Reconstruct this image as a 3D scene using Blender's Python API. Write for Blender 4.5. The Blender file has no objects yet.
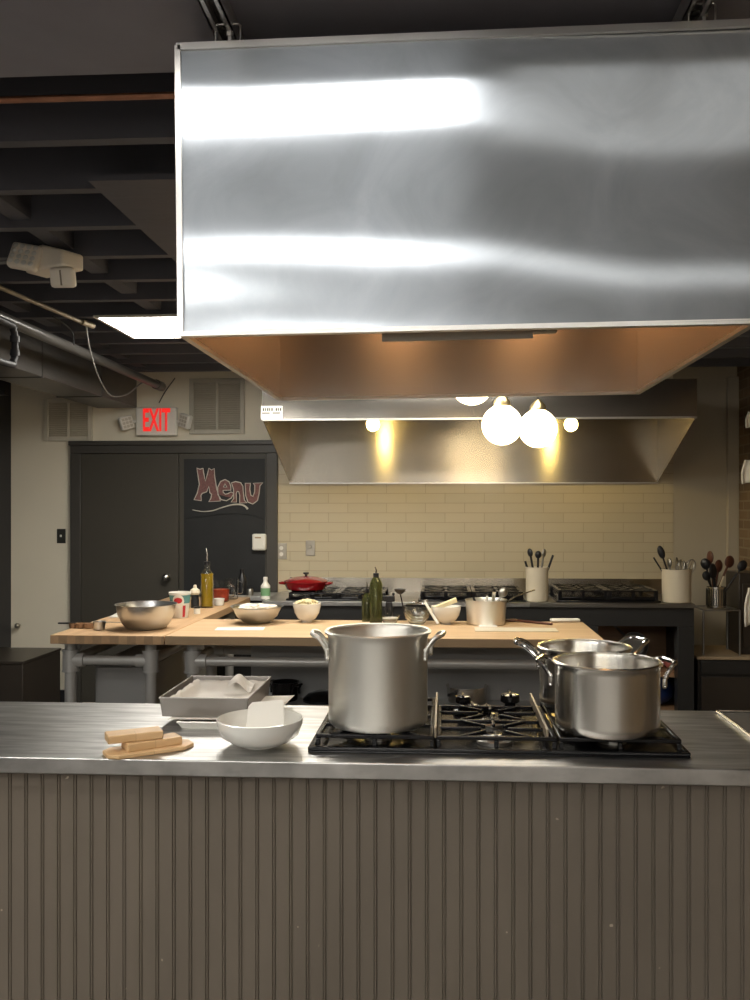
import bpy, bmesh, math, random
from mathutils import Vector, Matrix
random.seed(7)
C = bpy.context.scene
COL = C.collection
PI = math.pi

# ------------------------------------------------------------------ camera, world, exposure, area lights
YAW = math.atan(0.06)
CAMZ = 1.55
FPX, CX, CY = 900.0, 391.0, 509.0
cd = bpy.data.cameras.new('camera'); cam = bpy.data.objects.new('camera', cd); COL.objects.link(cam)
cd.sensor_fit = 'VERTICAL'; cd.sensor_height = 24.0; cd.sensor_width = 18.0
cd.lens = FPX / 1000 * 24.0
cd.shift_x = (375 - CX) / 1000; cd.shift_y = (CY - 500) / 1000
cd.clip_start = 0.05
cam.location = (0, 0, CAMZ); cam.rotation_euler = (PI / 2, 0, YAW)
C.camera = cam
w = bpy.data.worlds.new('world'); C.world = w; w.use_nodes = True
w.node_tree.nodes['Background'].inputs[0].default_value = (0.5, 0.55, 0.6, 1)
w.node_tree.nodes['Background'].inputs[1].default_value = 0.05
C.view_settings.view_transform = 'Standard'; C.view_settings.look = 'None'
C.view_settings.gamma = 1.0; C.view_settings.use_curve_mapping = False
C.view_settings.exposure = 1.0
FILL_PANEL_E = 11.0; HOOD_PANEL_E = 4.5; GLOBE_E = 8.5; BULB_E = 45.0
PANELS = [(-1.15, 1.22, 1.22, 0.30), (-1.22, 0.0, 1.22, 0.30), (-1.2, -1.85, 1.22, 0.3),
          (-2.6, -2.9, 1.22, .6), (-0.9, -2.9, 1.22, .6), (0.7, -3.3, 1.22, .6), (-2.6, -0.6, 1.22, .6), (-3.0, 1.2, 1.22, .6)]   # x0, y0, width, depth at the ceiling; the deeper ones are unseen fill added to brighten the front

RT = Vector((math.cos(YAW), math.sin(YAW), 0)); FW = Vector((-math.sin(YAW), math.cos(YAW), 0))
def ray(px, py):
    return FW + RT * ((px - CX) / FPX) + Vector((0, 0, (CY - py) / FPX))
def P(px, py, Y):                      # point of the photograph on the upright plane at distance Y
    d = ray(px, py); k = Y / d.y; return Vector((d.x * k, Y, CAMZ + d.z * k))
def Q(px, py, z):                      # point of the photograph on the level plane at height z
    d = ray(px, py); k = (z - CAMZ) / d.z; return Vector((d.x * k, d.y * k, z))

# ------------------------------------------------------------------ materials
MATS = {}
def nodes(name):
    m = bpy.data.materials.new(name); m.use_nodes = True
    nt = m.node_tree; b = nt.nodes['Principled BSDF']; MATS[name] = m
    return m, nt, b, nt.nodes, nt.links
def setin(b, **k):
    for a, v in k.items():
        b.inputs[a.replace('_', ' ')].default_value = v
def mat(name, col, rough=0.5, metal=0.0, var=0.12, scale=8.0, bump=0.0, bscale=60.0, trans=0.0, emis=None, estr=0.0, stretch=(1, 1, 1), ior=1.45, coat=0.0, rvar=0.0):
    m, nt, b, N, L = nodes(name)
    setin(b, Roughness=rough, Metallic=metal, IOR=ior)
    b.inputs['Transmission Weight'].default_value = trans
    b.inputs['Coat Weight'].default_value = coat
    tc = N.new('ShaderNodeTexCoord'); mp = N.new('ShaderNodeMapping'); L.new(tc.outputs['Object'], mp.inputs[0]); mp.inputs['Scale'].default_value = stretch
    nz = N.new('ShaderNodeTexNoise'); nz.inputs['Scale'].default_value = scale; nz.inputs['Detail'].default_value = 5; L.new(mp.outputs[0], nz.inputs[0])
    mx = N.new('ShaderNodeMix'); mx.data_type = 'RGBA'
    c = Vector(col[:3])
    mx.inputs[6].default_value = (*[max(0, v * (1 - var)) for v in c], 1); mx.inputs[7].default_value = (*[min(1, v * (1 + var)) for v in c], 1)
    L.new(nz.outputs[0], mx.inputs[0]); L.new(mx.outputs[2], b.inputs['Base Color'])
    if rvar:
        mr = N.new('ShaderNodeMapRange'); mr.inputs[3].default_value = max(0.02, rough - rvar); mr.inputs[4].default_value = rough + rvar
        L.new(nz.outputs[0], mr.inputs[0]); L.new(mr.outputs[0], b.inputs['Roughness'])
    if bump:
        n2 = N.new('ShaderNodeTexNoise'); n2.inputs['Scale'].default_value = bscale; n2.inputs['Detail'].default_value = 4; L.new(mp.outputs[0], n2.inputs[0])
        bp = N.new('ShaderNodeBump'); bp.inputs['Strength'].default_value = bump; bp.inputs['Distance'].default_value = 0.01
        L.new(n2.outputs[0], bp.inputs['Height']); L.new(bp.outputs[0], b.inputs['Normal'])
    if emis:
        b.inputs['Emission Color'].default_value = (*emis, 1); b.inputs['Emission Strength'].default_value = estr
    return m
def steel(name, col=(0.62, 0.61, 0.59), rough=0.25, aniso=0.0, tangent=(1, 0, 0), grain=(2, 2, 300), bump=0.03, smear=0.12, rot=0.0, blotch=3.0, wide=0.0):
    m, nt, b, N, L = nodes(name)
    setin(b, Metallic=1.0, Roughness=rough)
    tc = N.new('ShaderNodeTexCoord'); mp = N.new('ShaderNodeMapping'); L.new(tc.outputs['Object'], mp.inputs[0]); mp.inputs['Scale'].default_value = grain
    g = N.new('ShaderNodeTexNoise'); g.inputs['Scale'].default_value = 1.0; g.inputs['Detail'].default_value = 3; L.new(mp.outputs[0], g.inputs[0])
    s = N.new('ShaderNodeTexNoise'); s.inputs['Scale'].default_value = blotch; s.inputs['Detail'].default_value = 2.5; L.new(tc.outputs['Object'], s.inputs[0])
    mx = N.new('ShaderNodeMix'); mx.data_type = 'RGBA'
    mx.inputs[6].default_value = (*[v * (1 - smear) for v in col], 1); mx.inputs[7].default_value = (*[min(1, v * (1 + smear)) for v in col], 1)
    L.new(s.outputs[0], mx.inputs[0]); L.new(mx.outputs[2], b.inputs['Base Color'])
    mr = N.new('ShaderNodeMapRange'); mr.inputs[3].default_value = rough * 0.8; mr.inputs[4].default_value = rough * 1.25
    L.new(s.outputs[0], mr.inputs[0])
    if not aniso: L.new(mr.outputs[0], b.inputs['Roughness'])
    bp = N.new('ShaderNodeBump'); bp.inputs['Strength'].default_value = bump; bp.inputs['Distance'].default_value = 0.002
    L.new(g.outputs[0], bp.inputs['Height']); L.new(bp.outputs[0], b.inputs['Normal'])
    if aniso:
        b.inputs['Anisotropic'].default_value = aniso; b.inputs['Anisotropic Rotation'].default_value = rot
        v = N.new('ShaderNodeCombineXYZ')
        for i in range(3): v.inputs[i].default_value = tangent[i]
        L.new(v.outputs[0], b.inputs['Tangent'])
    if wide: s.inputs['Detail'].default_value = 7; s.inputs['Distortion'].default_value = 1.5; s.inputs['Roughness'].default_value = .6
    if wide:                                   # a second, broader lobe: fine scratches over the brushed sheet
        g2 = N.new('ShaderNodeBsdfAnisotropic'); g2.inputs['Roughness'].default_value = 0.5; g2.inputs['Anisotropy'].default_value = 0.6; L.new(b.inputs['Tangent'].links[0].from_socket, g2.inputs['Tangent']); L.new(mx.outputs[2], g2.inputs['Color']); L.new(bp.outputs[0], g2.inputs['Normal'])
        ms = N.new('ShaderNodeMixShader'); ms.inputs[0].default_value = wide
        L.new(b.outputs[0], ms.inputs[1]); L.new(g2.outputs[0], ms.inputs[2]); L.new(ms.outputs[0], N['Material Output'].inputs[0])
    return m
def overlay(m, scale, stretch, lo, hi, f0, f1, rot=0.0, detail=4):
    # multiplies the base colour by a stretched noise: wear streaks or specks that belong to the surface
    nt = m.node_tree; N, L = nt.nodes, nt.links; b = N['Principled BSDF']; src = b.inputs['Base Color'].links[0].from_socket
    tc = N.new('ShaderNodeTexCoord'); mp = N.new('ShaderNodeMapping'); L.new(tc.outputs['Object'], mp.inputs[0]); mp.inputs['Scale'].default_value = stretch; mp.inputs['Rotation'].default_value = (0, 0, rot)
    nz = N.new('ShaderNodeTexNoise'); nz.inputs['Scale'].default_value = scale; nz.inputs['Detail'].default_value = detail; L.new(mp.outputs[0], nz.inputs[0])
    mr = N.new('ShaderNodeMapRange'); mr.inputs[1].default_value = lo; mr.inputs[2].default_value = hi; mr.inputs[3].default_value = f0; mr.inputs[4].default_value = f1; L.new(nz.outputs[0], mr.inputs[0])
    mx = N.new('ShaderNodeMix'); mx.data_type = 'RGBA'; mx.blend_type = 'MULTIPLY'; mx.inputs[0].default_value = 1; mx.clamp_result = False
    L.new(src, mx.inputs[6]); L.new(mr.outputs[0], mx.inputs[7]); L.new(mx.outputs[2], b.inputs['Base Color'])
def emit(name, col, s):
    m, nt, b, N, L = nodes(name)
    setin(b, Base_Color=(0.8, 0.8, 0.8, 1), Emission_Color=(*col, 1), Emission_Strength=s)
    return m
def brickmat(name, c1, c2, mortar, bw, bh, ms, rough=0.5, bump=0.4, axes='XZ', shift=0.0, coat=0.0, noise=0.0):
    m, nt, b, N, L = nodes(name); setin(b, Roughness=rough); b.inputs['Coat Weight'].default_value = coat
    tc = N.new('ShaderNodeTexCoord'); sp = N.new('ShaderNodeSeparateXYZ'); cb = N.new('ShaderNodeCombineXYZ'); L.new(tc.outputs['Object'], sp.inputs[0])
    L.new(sp.outputs[axes[0]], cb.inputs[0]); L.new(sp.outputs[axes[1]], cb.inputs[1])
    br = N.new('ShaderNodeTexBrick'); br.inputs['Scale'].default_value = 1.0; br.inputs['Brick Width'].default_value = bw; br.inputs['Row Height'].default_value = bh
    br.inputs['Mortar Size'].default_value = ms; br.inputs['Mortar Smooth'].default_value = 0.3
    br.inputs['Color1'].default_value = (*c1, 1); br.inputs['Color2'].default_value = (*c2, 1); br.inputs['Mortar'].default_value = (*mortar, 1)
    L.new(cb.outputs[0], br.inputs[0]); L.new(br.outputs[0], b.inputs['Base Color'])
    bp = N.new('ShaderNodeBump'); bp.invert = True; bp.inputs['Strength'].default_value = bump; bp.inputs['Distance'].default_value = 0.004
    L.new(br.outputs['Fac'], bp.inputs['Height']); L.new(bp.outputs[0], b.inputs['Normal'])
    return m
def woodmat(name, c1, c2, rough=0.45, stave=0.04, axis='Y', length=0.5):
    m, nt, b, N, L = nodes(name); setin(b, Roughness=rough)
    tc = N.new('ShaderNodeTexCoord'); sp = N.new('ShaderNodeSeparateXYZ'); cb = N.new('ShaderNodeCombineXYZ'); L.new(tc.outputs['Object'], sp.inputs[0])
    a, o = ('X', 'Y') if axis == 'X' else ('Y', 'X')
    L.new(sp.outputs[a], cb.inputs[0]); L.new(sp.outputs[o], cb.inputs[1])
    br = N.new('ShaderNodeTexBrick'); br.inputs['Scale'].default_value = 1; br.inputs['Brick Width'].default_value = length; br.inputs['Row Height'].default_value = stave
    br.inputs['Mortar Size'].default_value = 0.0006; br.inputs['Color1'].default_value = (*c1, 1); br.inputs['Color2'].default_value = (*c2, 1)
    br.inputs['Mortar'].default_value = (*[v * 0.7 for v in c1], 1); L.new(cb.outputs[0], br.inputs[0])
    mp = N.new('ShaderNodeMapping'); L.new(tc.outputs['Object'], mp.inputs[0]); mp.inputs['Scale'].default_value = (3, 40, 40) if axis == 'X' else (40, 3, 40)
    nz = N.new('ShaderNodeTexNoise'); nz.inputs['Scale'].default_value = 1; nz.inputs['Detail'].default_value = 6; L.new(mp.outputs[0], nz.inputs[0])
    cr = N.new('ShaderNodeMapRange'); cr.inputs[3].default_value = 0.75; cr.inputs[4].default_value = 1.2; L.new(nz.outputs[0], cr.inputs[0])
    mx = N.new('ShaderNodeMix'); mx.data_type = 'RGBA'; mx.blend_type = 'MULTIPLY'; mx.inputs[0].default_value = 1
    L.new(br.outputs[0], mx.inputs[6]); L.new(cr.outputs[0], mx.inputs[7]); L.new(mx.outputs[2], b.inputs['Base Color'])
    return m

M_black = mat('black_paint', (0.022, 0.022, 0.026), 0.55, bump=0.1, bscale=20)
M_joist = mat('joist_paint', (0.10, 0.10, 0.118), 0.5, bump=0.25, bscale=12, stretch=(0.4, 1, 1))
M_soffit = mat('soffit_paint', (0.29, 0.285, 0.325), 0.55, bump=0.1, bscale=6)
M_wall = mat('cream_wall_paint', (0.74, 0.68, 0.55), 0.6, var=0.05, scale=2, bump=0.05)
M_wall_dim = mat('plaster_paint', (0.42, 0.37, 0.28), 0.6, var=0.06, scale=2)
M_far = mat('dining_wall_paint', (0.72, 0.70, 0.66), 0.7, var=0.15, scale=1)
M_floor = mat('dark_concrete', (0.13, 0.115, 0.10), 0.5, var=0.3, scale=3)
M_tile = brickmat('cream_subway_tile', (0.49, 0.425, 0.30), (0.465, 0.405, 0.285), (0.35, 0.30, 0.21), 0.305, 0.076, 0.0022, 0.22, 0.5, coat=0.2)
M_brick = brickmat('old_brown_brick', (0.24, 0.16, 0.085), (0.17, 0.11, 0.06), (0.26, 0.20, 0.12), 0.2, 0.07, 0.008, 0.8, 1.0, axes='YZ')
M_door = mat('dark_grey_door_paint', (0.055, 0.050, 0.040), 0.45, var=0.08, scale=3)
M_frame = mat('dark_grey_frame_paint', (0.055, 0.051, 0.045), 0.4, var=0.06)
M_chalkboard = mat('chalkboard_black', (0.012, 0.013, 0.014), 0.6, var=0.5, scale=5)
M_chalk = mat('white_chalk', (0.50, 0.47, 0.42), 0.9, var=0.3, scale=200)
M_pinkchalk = mat('pink_chalk', (0.17, 0.085, 0.08), 0.9, var=0.6, scale=60)
M_dust = mat('faint_chalk_dust', (0.05, 0.052, 0.055), 0.9)
M_bead = mat('taupe_beadboard_paint', (0.145, 0.121, 0.095), 0.42, var=0.09, scale=1.6, bump=0.08, bscale=30, stretch=(1, 1, 0.5))
M_ctop = steel('island_top_steel', (0.49, 0.485, 0.475), 0.36, grain=(14, 260, 40), bump=0.14, smear=0.16, blotch=7)
M_hood = steel('hood_face_steel', (0.61, 0.66, 0.72), 0.18, aniso=1.0, tangent=(1, 0, 0), grain=(260, 2, 30), bump=0.03, smear=0.30, rot=0.0, blotch=4.0, wide=0.40)
M_hoodtrim = steel('hood_trim_steel', (0.7, 0.68, 0.65), 0.3)
M_hoodin = steel('hood_inner_steel', (0.62, 0.55, 0.48), 0.27, aniso=0.5, tangent=(0, 0, 1), grain=(2, 2, 240), bump=0.03, smear=0.05, blotch=1.5)
M_whood = steel('wall_hood_steel', (0.42, 0.385, 0.33), 0.26, aniso=0.85, tangent=(0, 0, 1), grain=(200, 2, 2), bump=0.03, smear=0.1)
M_lip = steel('hood_lip_steel', (0.36, 0.335, 0.30), 0.16, aniso=0.6, tangent=(1, 0, 0), grain=(2, 2, 200), bump=0.02, smear=0.1)
M_potA = steel('brushed_aluminium', (0.80, 0.785, 0.73), 0.44, aniso=0.5, tangent=(0, 0, 1), grain=(3, 3, 300), bump=0.05, smear=0.10, blotch=6)
M_potB = steel('polished_steel', (0.74, 0.72, 0.67), 0.26, aniso=0.7, tangent=(0, 0, 1), grain=(2, 2, 200), bump=0.02, smear=0.1, blotch=8)
M_bowl = steel('bowl_steel', (0.60, 0.61, 0.61), 0.30, grain=(2, 2, 120), bump=0.02)
M_chrome = steel('chrome', (0.75, 0.74, 0.72), 0.12, bump=0.0)
M_galv = steel('galvanised_steel', (0.70, 0.68, 0.66), 0.5, bump=0.1, smear=0.2, blotch=20)
M_ddark = steel('dark_pan_metal', (0.30, 0.29, 0.27), 0.4)
M_pan = mat('grey_roasting_pan', (0.27, 0.25, 0.23), 0.4, metal=0.6, var=0.1)
M_iron = mat('black_cast_iron', (0.006, 0.006, 0.007), 0.17, bump=0.05, bscale=150, ior=1.4)
M_enam = mat('black_enamel', (0.006, 0.006, 0.007), 0.14, ior=1.4)
M_knob = mat('black_knob_plastic', (0.006, 0.006, 0.007), 0.15)
M_brass = mat('burner_brass', (0.55, 0.42, 0.22), 0.35, metal=1.0)
M_alu = mat('burner_aluminium', (0.5, 0.48, 0.44), 0.4, metal=1.0)
M_pipe = mat('grey_pipe_paint', (0.46, 0.455, 0.44), 0.38, metal=0.35, bump=0.1, bscale=40)
M_greypanel = mat('grey_metal_panel', (0.32, 0.32, 0.315), 0.35, metal=0.3, var=0.1, scale=2)
M_butch = woodmat('butcher_block_side', (0.52, 0.34, 0.19), (0.45, 0.28, 0.15), axis='Y', stave=0.045)
M_butch2 = woodmat('butcher_block_long', (0.56, 0.39, 0.23), (0.50, 0.33, 0.18), axis='X', stave=0.045)
M_pine = woodmat('pale_wood', (0.66, 0.44, 0.23), (0.60, 0.39, 0.19), axis='X', stave=0.3, length=2)
M_brownwood = woodmat('brown_wood', (0.30, 0.17, 0.09), (0.25, 0.14, 0.07), axis='X', stave=0.2, length=2)
M_tan = mat('tan_laminate', (0.36, 0.27, 0.17), 0.5)
M_porc = mat('white_porcelain', (0.78, 0.77, 0.72), 0.18, var=0.02, coat=0.4)
M_cream = mat('cream_stoneware', (0.62, 0.55, 0.42), 0.3, var=0.04)
M_paper = mat('parchment_paper', (0.66, 0.62, 0.56), 0.7, var=0.06, bump=0.4, bscale=18)
M_white = mat('white_plastic', (0.72, 0.70, 0.64), 0.4, var=0.03)
M_beige = mat('beige_plastic', (0.88, 0.80, 0.68), 0.5, var=0.03)
M_red = mat('red_enamel', (0.20, 0.005, 0.008), 0.15, var=0.1, coat=0.4)
M_redflat = mat('red_print', (0.5, 0.03, 0.04), 0.5)
M_teal = mat('teal_print', (0.12, 0.30, 0.30), 0.5)
M_greenl = mat('green_label', (0.16, 0.32, 0.16), 0.5)
M_glass = mat('clear_glass', (0.95, 0.97, 0.96), 0.03, trans=1.0, var=0.0, ior=1.3)
M_greenglass = mat('green_bottle_glass', (0.30, 0.32, 0.12), 0.05, trans=0.9, var=0.0, ior=1.4)
M_oil = mat('golden_oil', (0.55, 0.36, 0.02), 0.08, trans=0.4, var=0.05, ior=1.45)
M_oil2 = mat('olive_oil', (0.06, 0.055, 0.01), 0.08, trans=0.3, var=0.1, ior=1.45)
M_sauce = mat('tomato_sauce', (0.36, 0.05, 0.02), 0.35, var=0.2)
M_duct = mat('duct_black_paint', (0.10, 0.095, 0.09), 0.33, metal=0.3, var=0.5, scale=3, bump=0.35, bscale=7, stretch=(1, 0.6, 3))
M_copper = mat('copper_pipe', (0.42, 0.20, 0.12), 0.4, metal=0.8, var=0.5, scale=14)
M_conduit = mat('old_conduit', (0.30, 0.25, 0.18), 0.45, metal=0.5, var=0.2)
M_cable = mat('pale_cable', (0.25, 0.25, 0.24), 0.5)
M_darkcable = mat('dark_cable', (0.03, 0.03, 0.03), 0.5)
M_pasta = mat('pale_ginger', (0.66, 0.56, 0.34), 0.6, var=0.15, scale=30)
M_onionw = mat('white_onion', (0.75, 0.70, 0.60), 0.4, var=0.1, scale=30)
M_redonion = mat('red_onion_skin', (0.42, 0.12, 0.10), 0.35, var=0.4, scale=25)
M_cheese = mat('cheese_wedge', (0.72, 0.62, 0.38), 0.5, var=0.05)
M_blackpl = mat('black_plastic', (0.012, 0.012, 0.014), 0.35)
M_spoon = mat('dark_wood_spoon', (0.10, 0.035, 0.02), 0.4, var=0.3, scale=30)
M_blue = mat('blue_plastic_bag', (0.012, 0.03, 0.12), 0.3, bump=0.6, bscale=25)
M_cloth = mat('white_towel', (0.70, 0.66, 0.58), 0.9, bump=0.5, bscale=60)
M_switch = mat('dark_switch_plate', (0.03, 0.03, 0.025), 0.4)
M_splate = steel('steel_plate', (0.45, 0.42, 0.36), 0.35, bump=0.0)
M_grille = mat('cream_grille_paint', (0.46, 0.43, 0.36), 0.5)
M_grille2 = mat('wall_grille_paint', (0.56, 0.52, 0.43), 0.5)
M_dark = mat('dark_void', (0.03, 0.028, 0.024), 0.8)
M_print = mat('dark_print', (0.03, 0.03, 0.03), 0.7)
M_box = mat('dark_brown_box', (0.035, 0.028, 0.022), 0.35, var=0.2)
M_cab = mat('dark_cabinet_paint', (0.022, 0.022, 0.022), 0.35, var=0.1)
M_ledf = emit('front_led_diffuser', (1.0, 0.97, 0.92), HOOD_PANEL_E)
M_ledv = emit('faint_fill_glow', (1.0, 0.97, 0.90), 0.26)
M_ledd = emit('dim_fill_glow', (1.0, 0.97, 0.90), 0.55)
M_ledb = emit('rear_led_diffuser', (1.0, 0.96, 0.87), 13.0)
overlay(M_ctop, 5, (1.2, 9, 1), .35, .68, .72, 1.22, .35, 6)
overlay(M_ctop, 30, (.5, 8, 1), .5, .75, 1.0, .82, .2, 4)
overlay(M_bead, 48, (1, 1, 1), .80, .83, 1.0, 3.2, 0, 1)
overlay(M_bead, 2.2, (1.6, 1, .7), .35, .7, .90, 1.08)
M_led = emit('fill_panel_glow', (1.0, 0.97, 0.90), FILL_PANEL_E)
M_globe = emit('globe_glow', (1.0, 0.80, 0.48), GLOBE_E)
M_bulb = emit('bulb_glow', (1.0, 0.72, 0.22), BULB_E)
M_exit = emit('exit_red', (1.0, 0.02, 0.015), 0.42); MATS['exit_red'].node_tree.nodes['Principled BSDF'].inputs['Base Color'].default_value = (.25, .002, .002, 1)

# ------------------------------------------------------------------ mesh helpers
class MB:
    def __init__(s): s.bm = bmesh.new()
    def box(s, x0, y0, z0, x1, y1, z1, M=None):
        vs = [s.bm.verts.new((x, y, z)) for z in (z0, z1) for y in (y0, y1) for x in (x0, x1)]
        if M is not None:
            for v in vs: v.co = M @ v.co
        for f in ((0, 2, 3, 1), (4, 5, 7, 6), (0, 1, 5, 4), (2, 6, 7, 3), (0, 4, 6, 2), (1, 3, 7, 5)):
            s.bm.faces.new([vs[i] for i in f])
        return s
    def tube(s, pts, r, n=10, closed=False, cap=True, flat=1.0):
        pts = [Vector(p) for p in pts]; rr = r if isinstance(r, (list, tuple)) else [r] * len(pts)
        rings = []; k = len(pts); up = None
        for i, p in enumerate(pts):
            if closed: t = (pts[(i + 1) % k] - pts[i - 1]).normalized()
            else: t = (pts[min(i + 1, k - 1)] - pts[max(i - 1, 0)]).normalized()
            if up is None:
                up = Vector((0, 0, 1)) if abs(t.z) < 0.9 else Vector((1, 0, 0))
            u = t.cross(up); u = u.normalized() if u.length > 1e-5 else Vector((1, 0, 0)); v = u.cross(t).normalized(); up = v
            rings.append([s.bm.verts.new(p + (u * math.cos(2 * PI * j / n) + v * math.sin(2 * PI * j / n) * flat) * rr[i]) for j in range(n)])
        for i in range(k if closed else k - 1):
            a, b = rings[i], rings[(i + 1) % k]
            for j in range(n): s.bm.faces.new((a[j], a[(j + 1) % n], b[(j + 1) % n], b[j]))
        if cap and not closed:
            s.bm.faces.new(rings[0][::-1]); s.bm.faces.new(rings[-1])
        return s
    def cyl(s, x, y, z0, z1, r, n=32): return s.lathe([(0, z0), (r, z0), (r, z1), (0, z1)], n, (x, y, 0))
    def lathe(s, prof, n=48, c=(0, 0, 0), sx=1.0, sy=1.0, M=None):
        rings = []
        for r, z in prof:
            if r < 1e-6: rings.append([s.bm.verts.new((c[0], c[1], c[2] + z))])
            else: rings.append([s.bm.verts.new((c[0] + r * sx * math.cos(2 * PI * j / n), c[1] + r * sy * math.sin(2 * PI * j / n), c[2] + z)) for j in range(n)])
        if M is not None:
            for q in rings:
                for v in q: v.co = M @ v.co
        for a, b in zip(rings, rings[1:]):
            for j in range(n):
                k = (j + 1) % n
                if len(a) == 1 and len(b) == 1: continue
                if len(a) == 1: s.bm.faces.new((a[0], b[k], b[j]))
                elif len(b) == 1: s.bm.faces.new((a[j], a[k], b[0]))
                else: s.bm.faces.new((a[j], a[k], b[k], b[j]))
        return s
    def ball(s, c, r, sx=1, sy=1, sz=1, n=20, M=None):
        return s.lathe([(r * math.sin(PI * i / 12), -r * sz * math.cos(PI * i / 12)) for i in range(13)], n, c, sx, sy, M)
    def prism(s, poly, z0, z1, M=None):
        a = [s.bm.verts.new((x, y, z0)) for x, y in poly]; b = [s.bm.verts.new((x, y, z1)) for x, y in poly]
        if M is not None:
            for v in a + b: v.co = M @ v.co
        s.bm.faces.new(a[::-1]); s.bm.faces.new(b); k = len(a)
        for i in range(k): s.bm.faces.new((a[i], a[(i + 1) % k], b[(i + 1) % k], b[i]))
        return s
    def slab(s, quad, d):             # four corners and a thickness vector
        a = [s.bm.verts.new(Vector(q)) for q in quad]; b = [s.bm.verts.new(Vector(q) + Vector(d)) for q in quad]
        s.bm.faces.new(a[::-1]); s.bm.faces.new(b)
        for i in range(4): s.bm.faces.new((a[i], a[(i + 1) % 4], b[(i + 1) % 4], b[i]))
        return s
    def build(s, name, m, parent=None, smooth=True, bevel=0.0, sub=0):
        bmesh.ops.recalc_face_normals(s.bm, faces=s.bm.faces)
        me = bpy.data.meshes.new(name); s.bm.to_mesh(me); s.bm.free()
        o = bpy.data.objects.new(name, me); COL.objects.link(o); me.materials.append(m)
        if smooth:
            me.polygons.foreach_set('use_smooth', [True] * len(me.polygons))
            try: me.set_sharp_from_angle(angle=math.radians(35))
            except Exception: pass
        if bevel:
            b = o.modifiers.new('bevel', 'BEVEL'); b.width = bevel; b.segments = 2; b.limit_method = 'ANGLE'; b.angle_limit = 0.6
        if parent: o.parent = parent
        return o
def thing(name, label, cat, loc=(0, 0, 0), rz=0.0, group=None):
    o = bpy.data.objects.new(name, None); COL.objects.link(o); o.empty_display_size = 0.05
    o.location = loc; o.rotation_euler = (0, 0, rz); o['label'] = label; o['category'] = cat
    if group: o['group'] = group
    return o
def tag(o, label, cat, group=None, kind=None):
    o['label'] = label; o['category'] = cat
    if group: o['group'] = group
    if kind: o['kind'] = kind
    return o
def struct(o): o['kind'] = 'structure'; return o
def kids(o): return [c for c in COL.objects if c.parent == o]
def dup(root, loc, rz=None, label=None, group=None):
    r = root.copy(); COL.objects.link(r); r.location = loc
    if rz is not None: r.rotation_euler = (r.rotation_euler[0], r.rotation_euler[1], rz)
    if label: r['label'] = label
    if group: r['group'] = group
    for ch in kids(root):
        c = ch.copy(); COL.objects.link(c); c.parent = r
        for g in kids(ch):
            d = g.copy(); COL.objects.link(d); d.parent = c
    return r
def arc(c, r, a0, a1, n, plane='XZ'):
    out = []
    for i in range(n + 1):
        a = a0 + (a1 - a0) * i / n; u, v = r * math.cos(a), r * math.sin(a)
        out.append(Vector(c) + (Vector((u, 0, v)) if plane == 'XZ' else Vector((u, v, 0))))
    return out
def smooth_path(pts, n=6):
    pts = [Vector(p) for p in pts]; out = []
    for i in range(len(pts) - 1):
        p0 = pts[max(i - 1, 0)]; p1 = pts[i]; p2 = pts[i + 1]; p3 = pts[min(i + 2, len(pts) - 1)]
        for j in range(n):
            t = j / n
            out.append(0.5 * ((2 * p1) + (p2 - p0) * t + (2 * p0 - 5 * p1 + 4 * p2 - p3) * t * t + (3 * p1 - p0 - 3 * p2 + p3) * t ** 3))
    out.append(pts[-1]); return out
def vessel(rb, rt, h, t=0.003, curve=0.0, corner=0.015, lip=0.0, n=7):
    out = [(0, 0), (rb - corner, 0)]
    for i in range(1, 5):
        a = PI / 2 * i / 4; out.append((rb - corner + corner * math.sin(a), corner - corner * math.cos(a)))
    for i in range(1, n + 1):
        u = i / n; r = rb + (rt - rb) * (u if not curve else (u ** (1 - curve)) if curve > 0 else u)
        out.append((r, corner + (h - corner) * u))
    if lip: out += [(rt + lip, h), (rt + lip, h + 0.004), (rt, h + 0.004)]
    inner = [(max(r - t, 0), max(z, t)) for r, z in reversed(out[:-3] if lip else out)]
    return out + inner
def bowlprof(R, h, foot, t=0.004, p=0.5, n=12):
    out = [(0, 0), (foot, 0), (foot * 1.0, 0.003)]
    for i in range(1, n + 1):
        u = i / n; out.append((foot + (R - foot) * math.sin(u * PI / 2) ** (p * 1.6), 0.003 + (h - 0.003) * (1 - math.cos(u * PI / 2)) ** 0.9))
    inn = [(max(r - t, 0), z + t * 0.5) for r, z in reversed(out[2:])] + [(0, t)]
    return out + inn

# ================================================================== SETTING
WY = 7.05; XL = P(11, 500, 7.05).x; XR = P(737, 500, 7.05).x; YB = -4.0; ZC = 2.86; ZJ = 2.60
def sbox(name, m, *a, bevel=0.0):
    return struct(MB().box(*a).build(name, m, bevel=bevel))
sbox('floor', M_floor, XL - .2, YB - .2, -0.1, XR + .2, WY + .2, 0)
sbox('ceiling', M_black, XL - .2, YB - .2, ZC, XR + .2, WY + .2, ZC + .1)
sbox('wall_back', M_wall, XL - .2, WY, 0, XR + .2, WY + .15, ZC)
sbox('wall_left', M_black, XL - .15, YB, 0, XL, WY, ZC)
sbox('wall_right', M_brick, XR, YB, 0, XR + .15, WY, ZC)
sbox('wall_front', M_far, XL - .2, YB - .15, 0, XR + .2, YB, ZC)
sbox('ceiling_soffit', M_soffit, XL, YB, ZJ, XR, 2.10, ZC)
sbox('ceiling_step', M_soffit, XL, 2.10, ZJ + .03, XR, 2.19, ZC)
y = 2.50; 
while y < 6.9:
    sbox('ceiling_joist', M_joist, XL, y, ZJ, XR, y + 0.045, ZC); y += 0.385
sbox('ceiling_blocking', M_joist, -2.35, 2.6, ZJ + .03, -2.27, 6.9, ZC)
sbox('ceiling_blocking', M_joist, -1.62, 2.6, ZJ + .03, -1.54, 6.9, ZC)
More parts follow.
